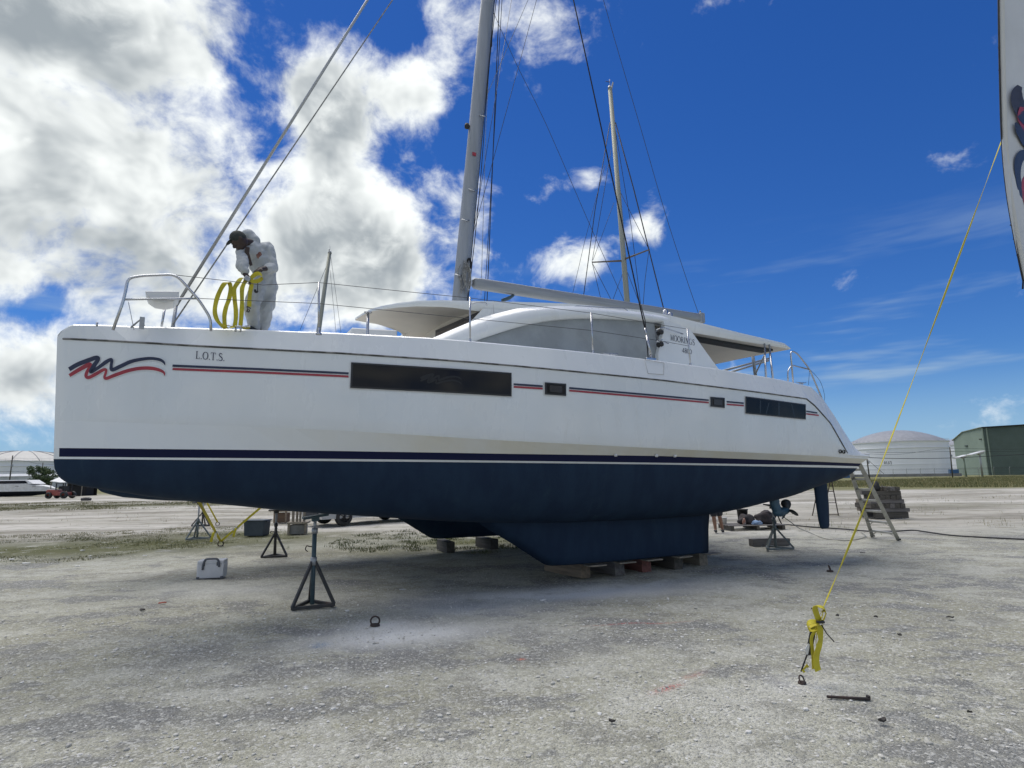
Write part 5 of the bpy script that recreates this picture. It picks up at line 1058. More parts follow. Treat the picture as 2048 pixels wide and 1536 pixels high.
LM = {'w': mat('litter_white', (.68, .68, .66), .7, base2=(.5, .5, .48), nsc=10), 'k': mat('litter_dark', (.04, .036, .032), .8), 'r': mat('litter_red', (.35, .08, .05), .7)}
ADJ = {'w': 'white scrap', 'k': 'dark scrap', 'r': 'red scrap'}
PL = ['left of all, on the grass strip', 'by the left edge, below the grass strip', 'in the grass strip, longest of the left ones', 'in the grass strip, small', 'on the gravel left of the cooler', 'at the top of the grass strip', 'below the grass strip', 'tiny, within the grass strip', 'on the bare gravel at far left', 'on the gravel right of the nearest stand', 'between the nearest stand and the ring', 'curled, near the small stern anchor ring', 'on bare gravel below the cooler', 'on the gravel left below the cooler', 'beside the folded strap, right', 'in the bottom right corner gravel', 'just above the folded strap knot', 'right of the strap knot', 'far right, level with the strap knot', 'in front of the keel blocks', 'left of the small stern ring', 'in the bottom centre gravel', 'at the far right bottom gravel']
for i, (x, y, L, k_) in enumerate(LIT):
    p = G(x, y); n = 7; pol = [Vector((L / 2 * math.cos(a) * random.uniform(.7, 1.1), L * random.uniform(.12, .3) * math.sin(a), .004 + random.uniform(0, .015))) for a in np.linspace(0, 2 * math.pi, n, endpoint=False)]
    mb = MB(); mb.prism(pol, (0, 0, .012)); o = mb.build('litter_scrap', LM[k_]); o.location = (p.x, p.y, 0); o.rotation_euler = (0, 0, random.uniform(-.3, .3)); tag(o, f'{ADJ[k_]} {PL[i]}', 'litter', 'scraps of litter on the yard')
# ------------------------------------------------------------------ people
def cap(mb, a, b, ra, rb, n=12, sy=1.):
    a = Vector(a); b = Vector(b); d = (b - a); d = d.normalized() if d.length > 1e-5 else Vector((0, 0, 1))
    mb.tube([a - d * ra * .97, a - d * ra * .72, a - d * ra * .35, a, b, b + d * rb * .35, b + d * rb * .72, b + d * rb * .97], [ra * .24, ra * .70, ra * .94, ra, rb, rb * .94, rb * .70, rb * .24], n, sy=sy); return mb
def ell(mb, c, r_, M=None, n=14):
    c = Vector(c); rows = []
    for i in range(1, 10):
        a = math.pi * i / 10; rows.append([(lambda p: (M @ p if M else p) + c)(Vector((r_[0] * math.sin(a) * math.cos(t_), r_[1] * math.sin(a) * math.sin(t_), r_[2] * math.cos(a)))) for t_ in np.linspace(0, 2 * math.pi, n, endpoint=False)])
    mb.grid(rows, close=True); b = len(mb.v) - 9 * n
    mb.f += [tuple(b + j for j in range(n)), tuple(b + 8 * n + j for j in range(n))]; mb.mi += [0, 0]; mb.sm += [True, True]; return mb
def fuse(mb, name, m_, parent, vox=.012, sm_it=6, wr=0., seed=0, wsc=9):
    o = mb.build(name, m_); md = o.modifiers.new('r', 'REMESH'); md.mode = 'VOXEL'; md.voxel_size = vox; md.use_smooth_shade = True
    s_ = o.modifiers.new('s', 'SMOOTH'); s_.factor = .5; s_.iterations = sm_it
    bpy.context.view_layer.update(); dg = bpy.context.evaluated_depsgraph_get(); me = bpy.data.meshes.new_from_object(o.evaluated_get(dg)); o.modifiers.clear()
    if wr:
        me.update(); N = len(me.vertices); co = np.zeros(N * 3); me.vertices.foreach_get('co', co); co = co.reshape(-1, 3); no = np.zeros(N * 3); me.vertices.foreach_get('normal', no); no = no.reshape(-1, 3)
        w_ = np.array([mnoise.noise((p[0] * wsc + seed, p[1] * wsc, p[2] * wsc * .55)) + .6 * mnoise.noise((p[0] * wsc * 2.3 - p[2] * wsc, p[1] * wsc * 2, p[2] * wsc * 1.6 + seed)) for p in co]); co += no * (w_ * wr)[:, None]; me.vertices.foreach_set('co', co.ravel())
    old = o.data; o.data = me; bpy.data.meshes.remove(old); me.materials.clear(); me.materials.append(m_); me.polygons.foreach_set('use_smooth', [True] * len(me.polygons)); me.update(); o.parent = parent; o.name = name; return o
def finger(mb, p0, dirs, L, r_):
    p = Vector(p0)
    for k_, d in enumerate(dirs): q = p + Vector(d).normalized() * (L * (.42, .33, .25)[k_]); cap(mb, p, q, r_ * (1 - .1 * k_), r_ * (.9 - .1 * k_), 8); p = q
SKIN = mat('skin_dark', (.045, .026, .018), .55, base2=(.035, .02, .014), nsc=8); SKIN2 = mat('skin_tan', (.32, .17, .11), .55, base2=(.26, .14, .09), nsc=8)
COVR = mat('white_coverall', (.47, .49, .49), .9, base2=(.40, .42, .42), nsc=5, dirt=(.33, .33, .31), dsc=6, dlo=.55, dhi=.85, bump=.5, bsc=35)
ft = wp(2.05, 0, lerp(T_TOP, 2.05) + .012)
man = empty('person', ft, 0, 'worker in white hooded coverall and dark cap bending over a yellow strap on the bow', 'person')
def J(x, y, v):
    s, z = pb(400 + x / 6.4, 440 + y / 6.4, v); return wp(s, v, z) - ft
pel, wst, chs, nek = J(835, 850, .0), J(820, 690, .02), J(740, 440, .10), J(655, 300, .18)
hdC = J(500, 262, .30); lsh, rsh = J(850, 345, .05), J(545, 400, .22); lel, rel = J(935, 615, .16), J(530, 590, .42); lwr, rwr = J(800, 625, .36), J(575, 690, .46)
lha, rha = J(700, 655, .45), J(610, 735, .48); lhp, rhp = J(880, 860, -.03), J(745, 860, .10); lkn, rkn = J(850, 1150, .06), J(655, 1130, .22)
lan = Vector((J(810, 1400, .0).x, J(810, 1400, .0).y, .09)); ran = Vector((J(690, 1400, .12).x, J(690, 1400, .12).y, .09))
fd = (bN * .8 - bA * .6).normalized()   # the way he faces: outboard and towards the bow
mb = MB()
cap(mb, pel, wst, .12, .11); cap(mb, wst, chs, .11, .115); cap(mb, chs, nek, .08, .05); cap(mb, nek, hdC, .055, .06)
hx = Vector((-.66, -.25, .62)).normalized(); fr = Vector((-.52, -.35, -.78)); fr = (fr - hx * fr.dot(hx)).normalized(); sd2 = hx.cross(fr).normalized(); Mh = Matrix((fr, sd2, hx)).transposed()
ell(mb, hdC, (.098, .078, .118), Mh)
H = lambda x, y, z: hdC + Mh @ Vector((x, y, z))
cap(mb, H(.06, 0, -.07), H(.055, 0, -.085), .045, .04); cap(mb, H(.095, 0, .005), H(.118, 0, -.03), .012, .018, 8); cap(mb, H(.1, -.022, -.058), H(.1, .022, -.058), .011, .011, 8)
for e in (-1, 1): ell(mb, H(-.01, e * .08, -.01), (.022, .010, .034), Mh, 8); cap(mb, H(.088, e * .032 - .012, .03), H(.088, e * .032 + .012, .03), .012, .012, 6)
for a, b_, c_, d_ in ((lsh, lel, lwr, lha), (rsh, rel, rwr, rha)):
    cap(mb, chs, a, .075, .055); cap(mb, a, b_, .052, .044); cap(mb, b_, c_, .045, .030)
    dr = (d_ - c_).normalized(); sv_ = dr.cross(Vector((0, 0, 1))).normalized(); pn = sv_.cross(dr)
    cap(mb, c_, c_ + dr * .05, .03, .034); ell(mb, c_ + dr * .075, (.044, .044, .022), Matrix((dr, sv_, pn)).transposed(), 10)
    for k_, (o_, L) in enumerate(((-.033, .066), (-.011, .078), (.011, .074), (.032, .060))): finger(mb, c_ + dr * .115 + sv_ * o_, (dr - pn * .25, dr * .5 - pn * .9, -dr * .4 - pn * .8), L, .0095)
    finger(mb, c_ + dr * .06 - sv_ * .042, (dr * .7 - sv_ * .7 - pn * .3, dr - pn * .5, dr * .7 - pn * .8), .062, .011)
for a, b_, c_ in ((lhp, lkn, lan), (rhp, rkn, ran)):
    cap(mb, pel, a, .11, .09); cap(mb, a, b_, .08, .056); cap(mb, b_, b_.lerp(c_, .35), .054, .056); cap(mb, b_.lerp(c_, .35), c_, .056, .04); cap(mb, c_ + Vector((0, 0, -.03)) - fd * .04, c_ + fd * .15 + Vector((0, 0, -.055)), .04, .032)
body = fuse(mb, 'body', SKIN, man, .0095, 3)
mb = MB()
cap(mb, pel + Vector((0, 0, -.02)), wst, .150, .145, 16); cap(mb, wst, wst.lerp(chs, .6), .145, .158, 16); cap(mb, wst.lerp(chs, .6), chs.lerp(nek, .45), .158, .105, 16)
for a, b_, c_ in ((lsh, lel, lwr), (rsh, rel, rwr)): cap(mb, chs.lerp(nek, .2), a, .105, .082); cap(mb, a, b_, .082, .070); cap(mb, b_, b_.lerp(c_, .62), .070, .052)
for a, b_, c_ in ((lhp, lkn, lan), (rhp, rkn, ran)): cap(mb, pel, a, .125, .108); cap(mb, a, b_, .108, .086); cap(mb, b_, c_ + Vector((0, 0, .03)), .084, .080)
cov_ = fuse(mb, 'coverall', COVR, man, .011, 2, .026, 3., 8)
hc = J(625, 205, .10); mb = MB(); ell(mb, hc, (.085, .11, .095)); cap(mb, hc, J(690, 270, .12), .08, .09); cap(mb, J(690, 270, .12), J(660, 330, .22), .055, .04); fuse(mb, 'hood', COVR, man, .012, 4, .01, 5.)
mb = MB(); mb.ribbon([J(610, 350, .33), J(600, 420, .33), J(625, 500, .34), J(655, 580, .36)], .05, (1, .2, 0), th=.02, wid=[.05, .055, .05, .035]); mb.build('open_collar', SKIN, man)
mb = MB(); Q = H(0, 0, .0)
ell(mb, H(-.012, 0, .03), (.108, .09, .105), Mh); ell(mb, H(.10, 0, .055), (.07, .065, .012), Mh); fuse(mb, 'cap', mat('cap_dark', (.022, .026, .022), .85, base2=(.04, .045, .04), nsc=9), man, .009, 3, .003)
bpy.context.view_layer.update(); pr_ = D(400 + 755 / 6.4, 440 + 450 / 6.4, 1) - CAM
ok_, hit_, nrm_, _i = cov_.ray_cast(CAM - ft, pr_.normalized()); s_e = hit_ + nrm_ * .005; uu = Vector((0, 0, 1)).cross(nrm_).normalized(); vv = nrm_.cross(uu); mb = MB()
mb.grid([[s_e + uu * (rr * .036 * math.cos(a)) + vv * (rr * .056 * math.sin(a)) + nrm_ * (.004 * (1 - rr)) for a in np.linspace(0, 2 * math.pi, 14, endpoint=False)] for rr in (.05, .55, 1)], close=True); mb.build('chest_emblem', mat('emblem_red_brown', (.16, .06, .045), .8, base2=(.30, .17, .12), nsc=40), man)
for q in (lan, ran):
    mb = MB(); cap(mb, q + Vector((0, 0, -.02)) - fd * .05, q + fd * .17 + Vector((0, 0, -.05)), .05, .042); cap(mb, q + Vector((0, 0, .06)), q, .055, .05); fuse(mb, 'boot', BLACK, man, .011, 3)
# the strap he is sorting
o = empty('yellow_strap', ft + Vector((0, 0, .0)), 0, 'looped yellow strap hanging from the worker\'s hands over the bow', 'strap')
def lp(pts, w_=.052, side=None, name='webbing_loop', m_=YEL, n=5):
    P = smoothpath([J(x, y, v) for x, y, v in pts], n); m2 = MB(); sd3 = side or bA
    S = [(Vector(sd3) + bN * .5 * math.sin(i * .35)) for i in range(len(P))]; m2.ribbon(P, w_, S, th=.004); return m2.build(name, m_, o)
lp([(600, 745, .50), (530, 745, .52), (485, 800, .55), (440, 880, .56), (442, 1000, .56), (458, 1150, .56), (458, 1260, .56), (446, 1355, .56)])
lp([(590, 770, .5), (555, 830, .52), (537, 900, .53), (538, 1060, .53), (532, 1200, .53), (518, 1350, .53)])
lp([(446, 1355, .56), (380, 1385, .60), (300, 1365, .62), (225, 1290, .62), (190, 1180, .62), (205, 1050, .62), (245, 930, .62), (300, 830, .62), (345, 800, .60), (380, 815, .58), (392, 890, .57), (372, 1010, .57), (335, 1110, .57), (312, 1230, .57), (318, 1370, .57)])
lp([(640, 760, .5), (700, 700, .55), (755, 685, .56), (788, 715, .55), (775, 760, .54), (720, 785, .54), (655, 775, .53), (620, 750, .5)], side=Vector((0, 0, 1)))
lp([(630, 770, .5), (660, 820, .50), (645, 900, .5), (635, 1000, .5), (630, 1110, .5)])
lp([(518, 1350, .53), (560, 1385, .58), (640, 1380, .58)], side=bN)
mb = MB(); mb.tube([J(600, 1105, .5), J(610, 1150, .5), J(650, 1130, .5), J(600, 1105, .5)], .007, 6); mb.tube(smoothpath([J(610, 1150, .5), J(600, 1170, .5), J(625, 1175, .5), J(632, 1150, .5)], 3), .008, 6); mb.build('hook', RUST, o)
mb = MB(); mb.bar(J(570, 735, .53), J(640, 775, .53), .05, .06); mb.build('ratchet', GALV, o, bevel=.006)
mb = MB(); mb.tube(smoothpath([J(740, 800, .5), J(738, 860, .5), J(735, 915, .5), J(710, 920, .5), J(705, 890, .5)], 3), [.005] * 6 + [.014] * 7, 6); mb.build('spare_hook', BLACK, o)
# second person, between the hulls, seen from the knees down
f2 = G(1440, 1064); p2 = empty('person', (f2.x, f2.y, .0), 0, 'person in black shoes standing behind the near keel, bare calves in view', 'person')
mb = MB(); q = lambda x, y, z: Vector((x, y, z)); an = (q(-.13, 0, .09), q(.10, .06, .09)); kn_ = (q(-.17, -.02, .49), q(.02, .02, .50)); hp_ = (q(-.15, .1, .88), q(.03, .14, .88)); pl2 = q(-.06, .14, .92); ch2 = q(-.16, -.02, 1.28); nk2 = q(-.22, -.12, 1.46); hd2 = q(-.26, -.2, 1.60)
cap(mb, pl2, ch2, .13, .15); cap(mb, ch2, nk2, .10, .055); cap(mb, nk2, hd2, .055, .06); ell(mb, hd2, (.085, .1, .12))
for a, b_, c_ in zip(an, kn_, hp_):
    cap(mb, pl2, c_, .12, .095); cap(mb, c_, b_, .085, .056); cap(mb, b_, b_.lerp(a, .35), .058, .064); cap(mb, b_.lerp(a, .35), a, .063, .042); cap(mb, a + q(0, .03, -.03), a + q(-.04, -.14, -.055), .038, .03)
for sg, e in ((-1, 0), (1, 1)):
    sh = ch2 + q(.19 * sg, 0, .08); elb = sh + q(.08 * sg, -.12, -.24); wr2 = elb + q(-.06 * sg, -.2, .02); cap(mb, ch2, sh, .09, .07); cap(mb, sh, elb, .055, .045); cap(mb, elb, wr2, .043, .03); ell(mb, wr2 + q(0, -.05, 0), (.03, .05, .04), None, 8)
    for k_ in range(4): finger(mb, wr2 + q(-.03 + .02 * k_, -.09, 0), (q(0, -1, -.2), q(0, -.6, -.7), q(0, -.2, -1)), .07, .009)
    finger(mb, wr2 + q(-.04 * sg, -.04, 0), (q(-.6 * sg, -.7, 0), q(-.2 * sg, -1, 0), q(0, -1, 0)), .055, .010)
fuse(mb, 'body', SKIN2, p2, .012, 3)
mb = MB(); cap(mb, pl2, ch2, .165, .19, 14); [cap(mb, ch2, ch2 + q(.19 * sg, 0, .08), .13, .1) for sg in (-1, 1)]; fuse(mb, 'shirt', mat('shirt_grey', (.12, .13, .15), .9), p2, .016, 4, .01)
mb = MB(); [cap(mb, c_, c_.lerp(b_, .85), .125, .11) for b_, c_ in zip(kn_, hp_)]; cap(mb, pl2 + q(0, 0, -.04), pl2, .16, .16); fuse(mb, 'shorts', mat('shorts_dark', (.03, .032, .04), .9), p2, .016, 4, .01)
for a in an:
    mb = MB(); cap(mb, a + q(.01, .05, -.05), a + q(-.045, -.17, -.055), .048, .042); fuse(mb, 'shoe', BLACK, p2, .012, 3)
mb = MB(); ell(mb, hd2 + q(0, .02, .03), (.095, .11, .11)); fuse(mb, 'hair', BLACK, p2, .014, 3)
# ------------------------------------------------------------------ parked car behind the hulls
cw = G(688, 1052); o = empty('parked_car', (cw.x, cw.y, 0), R(42), 'silver car parked beyond the boat, front wheel showing under the hull', 'car')
CS = mat('car_silver', (.42, .43, .44), .3, .5, coat=.5); TY = BLACK
def cx(x, y, z): return Vector((x, y, z))
prof = [(-.88, .28), (-.92, .55), (-.85, .80), (-.1, .98), (.55, 1.12), (1.25, 1.62), (2.6, 1.68), (3.4, 1.55), (3.72, 1.05), (3.75, .45), (3.6, .28)]
mb = MB(); rows = []
for y, k_ in ((0, 1.), (.12, 1), (1.68, 1), (1.8, 1)):
    ins = .06 if y in (0, 1.8) else 0; rows.append([cx(x * (1 - ins * .03) , y + (.13 if z > 1.1 and y < .5 else (-.13 if z > 1.1 else 0)) * 1, z - (ins * .3 if z > .3 else 0)) for x, z in prof])
mb.grid([r_ + [r_[0]] for r_ in rows], sm=False); mb.f += [tuple(range(11)), tuple(3 * 12 + j for j in range(11))]; mb.mi += [0, 0]; mb.sm += [False, False]; cbody = mb.build('body', CS, o, bevel=.03, seg=2)
mb = MB(); mb.prism([cx(.72, .10, 1.13), cx(1.32, .115, 1.56), cx(2.1, .12, 1.6), cx(2.1, .10, 1.13)], (0, -.008, 0)); mb.build('side_window', GLASS, o); mb = MB(); mb.prism([cx(2.16, .10, 1.13), cx(2.16, .12, 1.6), cx(3.2, .12, 1.52), cx(3.5, .10, 1.13)], (0, -.008, 0)); mb.build('side_window', GLASS, o)
mb = MB(); mb.prism([cx(.56, .28, 1.14), cx(1.2, .34, 1.6), cx(1.2, 1.46, 1.6), cx(.56, 1.52, 1.14)], (-.012, 0, .01)); mb.build('windscreen', GLASS, o)
for y in (.22, 1.58):
    mb = MB(); mb.box((-.895, y, .68), (.06, .34, .14)); mb.build('headlight', mat('lamp_glass', (.6, .6, .6), .1), o, bevel=.02)
mb = MB(); mb.box((-.92, .9, .45), (.05, 1.3, .16)); mb.build('grille', BLACK, o)
for x in (0, 2.75):
    for y, sg in ((.06, -1), (1.74, 1)):
        mb = MB(); mb.lathe([(.20, -.10), (.31, -.11), (.335, -.07), (.335, .07), (.31, .11), (.20, .10)], (x, y, .335), 24, axis='Y'); wl = mb.build('wheel', TY, o)
        mb = MB(); mb.lathe([(.0, .0), (.05, 0), (.06, .03), (.2, .05), (.21, 0)], (x, y + sg * .06, .335), 24, axis='Y')
        for k_ in range(7): a = k_ * 2 * math.pi / 7; mb.bar((x, y + sg * .095, .335), (x + .2 * math.cos(a), y + sg * .095, .335 + .2 * math.sin(a)), .02, .045, up=(0, 1, 0))
        mb.build('rim', mat('rim_dark', (.03, .03, .032), .4, .5), wl)
# ------------------------------------------------------------------ background on the left
def gat(px, dep):
    x = (px - 1024) / FPX; return Vector((D(px, 960, dep).x, D(px, 960, dep).y, 0))
mbt = G(20, 993); o = empty('motor_boat', mbt, R(2), 'white motor boat with dark bottom aground at the far left', 'motor boat'); rows = []
L0_ = -9.; L1_ = 6.6
for x, hb_, zs_, zk_ in ((L0_, 1.7, 1.75, .45), (-6, 1.9, 1.75, .2), (-1, 1.9, 1.78, .1), (3, 1.5, 1.75, .12), (5.2, .8, 1.45, .35), (6.3, .2, 1.1, .62), (6.6, .03, 1.02, .8)):
    rows.append([Vector((x, -hb_, zs_)), Vector((x, -hb_ * .93, .72)), Vector((x, -hb_ * .9, .68)), Vector((x, -hb_ * .3, zk_)), Vector((x, 0, zk_ - .08)), Vector((x, hb_ * .3, zk_)), Vector((x, hb_ * .9, .68)), Vector((x, hb_ * .93, .72)), Vector((x, hb_, zs_))])
mb = MB(); mb.grid(rows, close=True, sm=False)
for i, f_ in enumerate(mb.f):
    j = i % 9; mb.mi[i] = 1 if 1 <= j <= 6 else 0
mb.f.append(tuple(range(9))); mb.mi.append(0); mb.sm.append(False); bh = mb.build('hull', [WHITE, mat('boot_dark', (.015, .018, .03), .6)], o)
mb = MB(); mb.prism([(-5.5, -1.2, 1.75), (-5.0, -1.1, 2.35), (3.0, -1.1, 2.35), (4.1, -1.2, 1.75)], (0, 2.4, 0)); mb.build('cabin', WHITE, o, bevel=.05)
for a, e in ((-4.9, -1.6), (-1.0, 3.1)):
    mb = MB(); mb.prism([(a - .1, -1.21, 1.84), (a + .12, -1.14, 2.25), (e - .35, -1.14, 2.25), (e + .15, -1.21, 1.84)], (0, -.02, 0)); mb.build('window', GLASS, o)
for x in (-3.0, -.5, 2.2, 4.2):
    mb = MB(); mb.box((x, -1.86 if x < 3 else -1.3, 1.45), (.5, .06, .05)); mb.build('fitting', BLACK, o)
# tree
def leaf_tree(name, base, hgt, rad_, n, label, mats, seed):
    rg = random.Random(seed); o = empty(name, base, 0, label, 'tree'); mb = MB(); mb.tube([(0, 0, -.1), (.1, 0, hgt * .3), (.05, .1, hgt * .6)], [.28, .2, .1], 8)
    tips = []
    for k_ in range(9):
        a = k_ * 2.4; e = Vector((rad_ * .75 * math.cos(a), rad_ * .6 * math.sin(a), hgt * (.45 + .45 * rg.random()))); mb.tube(smoothpath([(0, 0, hgt * .25), (e.x * .4, e.y * .4, e.z * .7), e], 3), [.12, .11, .1, .08, .06, .05, .03], 6); tips.append(e)
    mb.build('trunk', WD[3], o)
    cl = [Vector((rg.gauss(0, .42) * rad_, rg.gauss(0, .4) * rad_, hgt * rg.uniform(.22, .97))) for _ in range(46)]; cl = [c_ for c_ in cl if (c_.x / rad_) ** 2 + ((c_.z - hgt * .55) / (hgt * .5)) ** 2 < 1.0] + tips
    V_, F_, M_ = [], [], []
    for i in range(n):
        c_ = rg.choice(cl); d = Vector((rg.gauss(0, 1), rg.gauss(0, 1), rg.gauss(0, .8))); d = d.normalized() * (rad_ * .26 * rg.random() ** .4); p = c_ + d; a = Vector((rg.gauss(0, 1), rg.gauss(0, 1), rg.gauss(0, 1))).normalized(); b_ = a.orthogonal().normalized(); s_ = rg.uniform(.10, .22); k_ = len(V_)
        V_ += [p - a * s_, p + b_ * s_ * .45, p + a * s_, p - b_ * s_ * .45]; F_.append((k_, k_ + 1, k_ + 2, k_ + 3)); M_.append(rg.randrange(len(mats)))
    npmesh('crown', [v_[:] for v_ in V_], F_, mats, o, mi=M_); return o
LF = [mat('leaf_dark', (.035, .06, .022), .7), mat('leaf_mid', (.06, .095, .035), .7), mat('leaf_light', (.10, .14, .06), .7)]
tp = gat(81, 112); leaf_tree('round_tree', tp, 4.9, 2.3, 5200, 'round dark green tree beyond the motor boat', LF, 4)
# red forklift-like tractor
tr = G(122, 997); o = empty('red_tractor', tr, R(-4), 'small red yard tractor with dark roll cage at far left', 'tractor'); RT = mat('tractor_red', (.30, .07, .05), .5, base2=(.22, .05, .04), nsc=2)
mb = MB(); mb.prism([(-1.5, -.55, .35), (-1.5, -.55, .95), (-1.3, -.55, 1.05), (-.1, -.55, 1.0), (.1, -.55, .75), (.9, -.55, .75), (.9, -.55, .35)], (0, 1.1, 0)); mb.build('bonnet', RT, o, bevel=.04)
mb = MB(); mb.box((-.95, 0, 1.08), (1.1, .8, .06)); mb.build('bonnet_top', WHITE, o)
for x, r_ in ((-1.05, .38), (.85, .42)):
    for y in (-.62, .62):
        mb = MB(); mb.lathe([(r_ * .5, -.13), (r_ * .95, -.14), (r_, -.08), (r_, .08), (r_ * .95, .14), (r_ * .5, .13), (.0, .05)], (x, y, r_), 18, axis='Y'); mb.build('wheel', BLACK, o)
for x in (-.35, .75):
    for y in (-.5, .5):
        mb = MB(); mb.bar((x, y, .7), (x + .05, y, 1.75), .09, .09); mb.build('cage_post', BLACK, o)
mb = MB(); mb.box((.22, 0, 1.78), (1.3, 1.1, .06)); mb.build('cage_roof', BLACK, o)
mb = MB(); mb.box((.45, 0, .95), (.45, .5, .12)); mb.box((.68, 0, 1.2), (.1, .5, .5)); mb.build('seat', BLACK, o, bevel=.03)
mb = MB(); mb.bar((.9, 0, .3), (2.0, 0, .25), .9, .06); mb.build('tow_deck', RUST, o)
# white-roofed shelter with dark inside
sp_ = gat(135, 84); o = empty('shelter', sp_, R(-3), 'white tarpaulin shelter with dark open side behind the tractor', 'shelter')
mb = MB(); mb.grid([[Vector((x, y, 2.0 + .55 * (1 - abs(y - 1.5) / 1.5) + .1 * math.sin(x * 2))) for y in (0, .75, 1.5, 2.25, 3)] for x in np.linspace(-2.6, 2.4, 8)]); tt = mb.build('roof_sheet', WHITE, o)
mb = MB(); mb.grid([[Vector((x, 3, 0)), Vector((x, 3, 2))] for x in np.linspace(-2.4, 2.2, 4)]); mb.build('back_sheet', DARKIN, o)
mb = MB(); mb.box((-.1, 1.9, .7), (4.2, 1.6, 1.4)); mb.build('stored_load', DARKIN, o, bevel=.1)
for x in (-2.4, 0, 2.2):
    mb = MB(); mb.bar((x, .05, 0), (x, .05, 2.05), .08, .08); mb.build('post', WD[4], o)
tyr = G(172, 1001); mb = MB(); mb.lathe([(.28, -.1), (.4, -.13), (.46, -.08), (.46, .08), (.4, .13), (.28, .1), (.24, 0), (.28, -.1)], (0, 0, .13), 20); o = mb.build('tyre', BLACK); o.location = tyr; o.rotation_euler = (.12, .1, 0); tag(o, 'black tyre lying on the grass beyond the bow', 'tyre')
# ------------------------------------------------------------------ storage tanks
TKW = mat('tank_white', (.84, .85, .86), .5, base2=(.78, .79, .81), nsc=.12, stretch=(1, 1, .15)); TKD = mat('tank_dome_grey', (.29, .30, .32), .6, base2=(.24, .25, .27), nsc=.5); TKC = mat('tank_dome_cream', (.50, .49, .45), .6, base2=(.44, .43, .40), nsc=.3)
def tank(c, r_, hw, hd_, dm, label, nseg=56, facet=False, text=None, tpx=0, ns=0):
    o = empty('storage_tank', c, 0, label, 'storage tank', 'oil storage tanks on the skyline')
    mb = MB(); mb.lathe([(r_, -.3), (r_, hw)], n=nseg); mb.build('shell', TKW, o)
    mb = MB(); ns = 18 if facet else nseg; pr = [(r_ * 1.012 * math.cos(a), hw + hd_ * math.sin(a)) for a in np.linspace(0, math.pi / 2, 6 if facet else 9)]
    if not facet: pr = [(r_ * 1.012 * (1 - u), hw + hd_ * (1 - (1 - u) ** 2)) for u in np.linspace(0, 1, 9)]
    else: pr = [(r_ * 1.012 * (1 - u), hw + hd_ * (1 - (1 - u) ** 2)) for u in np.linspace(0, 1, 6)]
    mb.lathe(pr[:-1] + [(.4, pr[-1][1])], n=ns, smooth=not facet); mb.build('dome', dm, o)
    if facet:
        for k_ in range(18):
            a = 2 * math.pi * (k_) / 18; mb = MB(); mb.tube([(p[0] * math.cos(a) * 1.003, p[0] * math.sin(a) * 1.003, p[1] + .12) for p in pr[:-1]], .16, 4); mb.build('dome_rib', TKD, o)
    for z, rr in ((hw - .2, .55), (hw * .80, .35), (hw * .32, .2)):
        mb = MB(); mb.lathe([(r_, z - .25), (r_ + rr, z - .2), (r_ + rr, z + .1), (r_, z + .12)], n=nseg, smooth=False); mb.build('wind_girder', TKW, o)
    mb = MB()
    for k_ in range(nseg):
        a = 2 * math.pi * k_ / nseg; mb.tube([(r_ * 1.01 * math.cos(a), r_ * 1.01 * math.sin(a), hw), (r_ * 1.01 * math.cos(a), r_ * 1.01 * math.sin(a), hw + 1.1)], .05, 4)
    mb.lathe([(r_ * 1.01, hw + 1.05), (r_ * 1.013, hw + 1.1), (r_ * 1.01, hw + 1.15)], n=nseg); mb.build('handrail', GALV, o)
    if text:
        cdir = (CAM - c); cdir.z = 0; a0 = math.atan2(cdir.y, cdir.x) + tpx
        lettering(text, lambda u, w_: Vector((math.cos(a0 + (u - .5) * .15 * len(text) / 4 * 26 / r_) * (r_ + .06), math.sin(a0 + (u - .5) * .15 * len(text) / 4 * 26 / r_) * (r_ + .06), hw * .30 + w_ * 2.1)), BLACK, 'number', o)
    return o
t1c = gat(1801, 352); tank(t1c, 25.4, 19.0, 7.4, TKD, 'white oil tank with grey dome, numbered, right of the stern', text='8143', tpx=-.20)
t2c = gat(2000, 452); tank(t2c, 40, 21.5, 9.5, TKD, 'farther oil tank half hidden by the green warehouse')
t3c = gat(45, 350); tank(t3c, 34, 14.6, 6.6, TKC, 'pale oil tank with ribbed cream dome at the far left', facet=True)
wb = gat(20, 260); o = empty('white_shed', wb, R(3), 'long low pale shed in front of the left oil tank', 'shed')
SH = mat('shed_pale', (.50, .52, .54), .7, base2=(.44, .46, .48), nsc=.3)
mb = MB(); mb.box((0, 0, 2.6), (60, 8, 5.2)); mb.build('wall', SH, o); mb = MB(); mb.prism([(-30.4, -4.4, 5.2), (-30.4, 0, 6.3), (-30.4, 4.4, 5.2)], (60.8, 0, 0)); mb.build('roof', SH, o)
for x in range(-24, 30, 12):
    mb = MB(); mb.box((x, -4.03, 1.6), (3.2, .06, 3.2)); mb.build('door', mat('shed_door', (.36, .38, .40), .7), o)
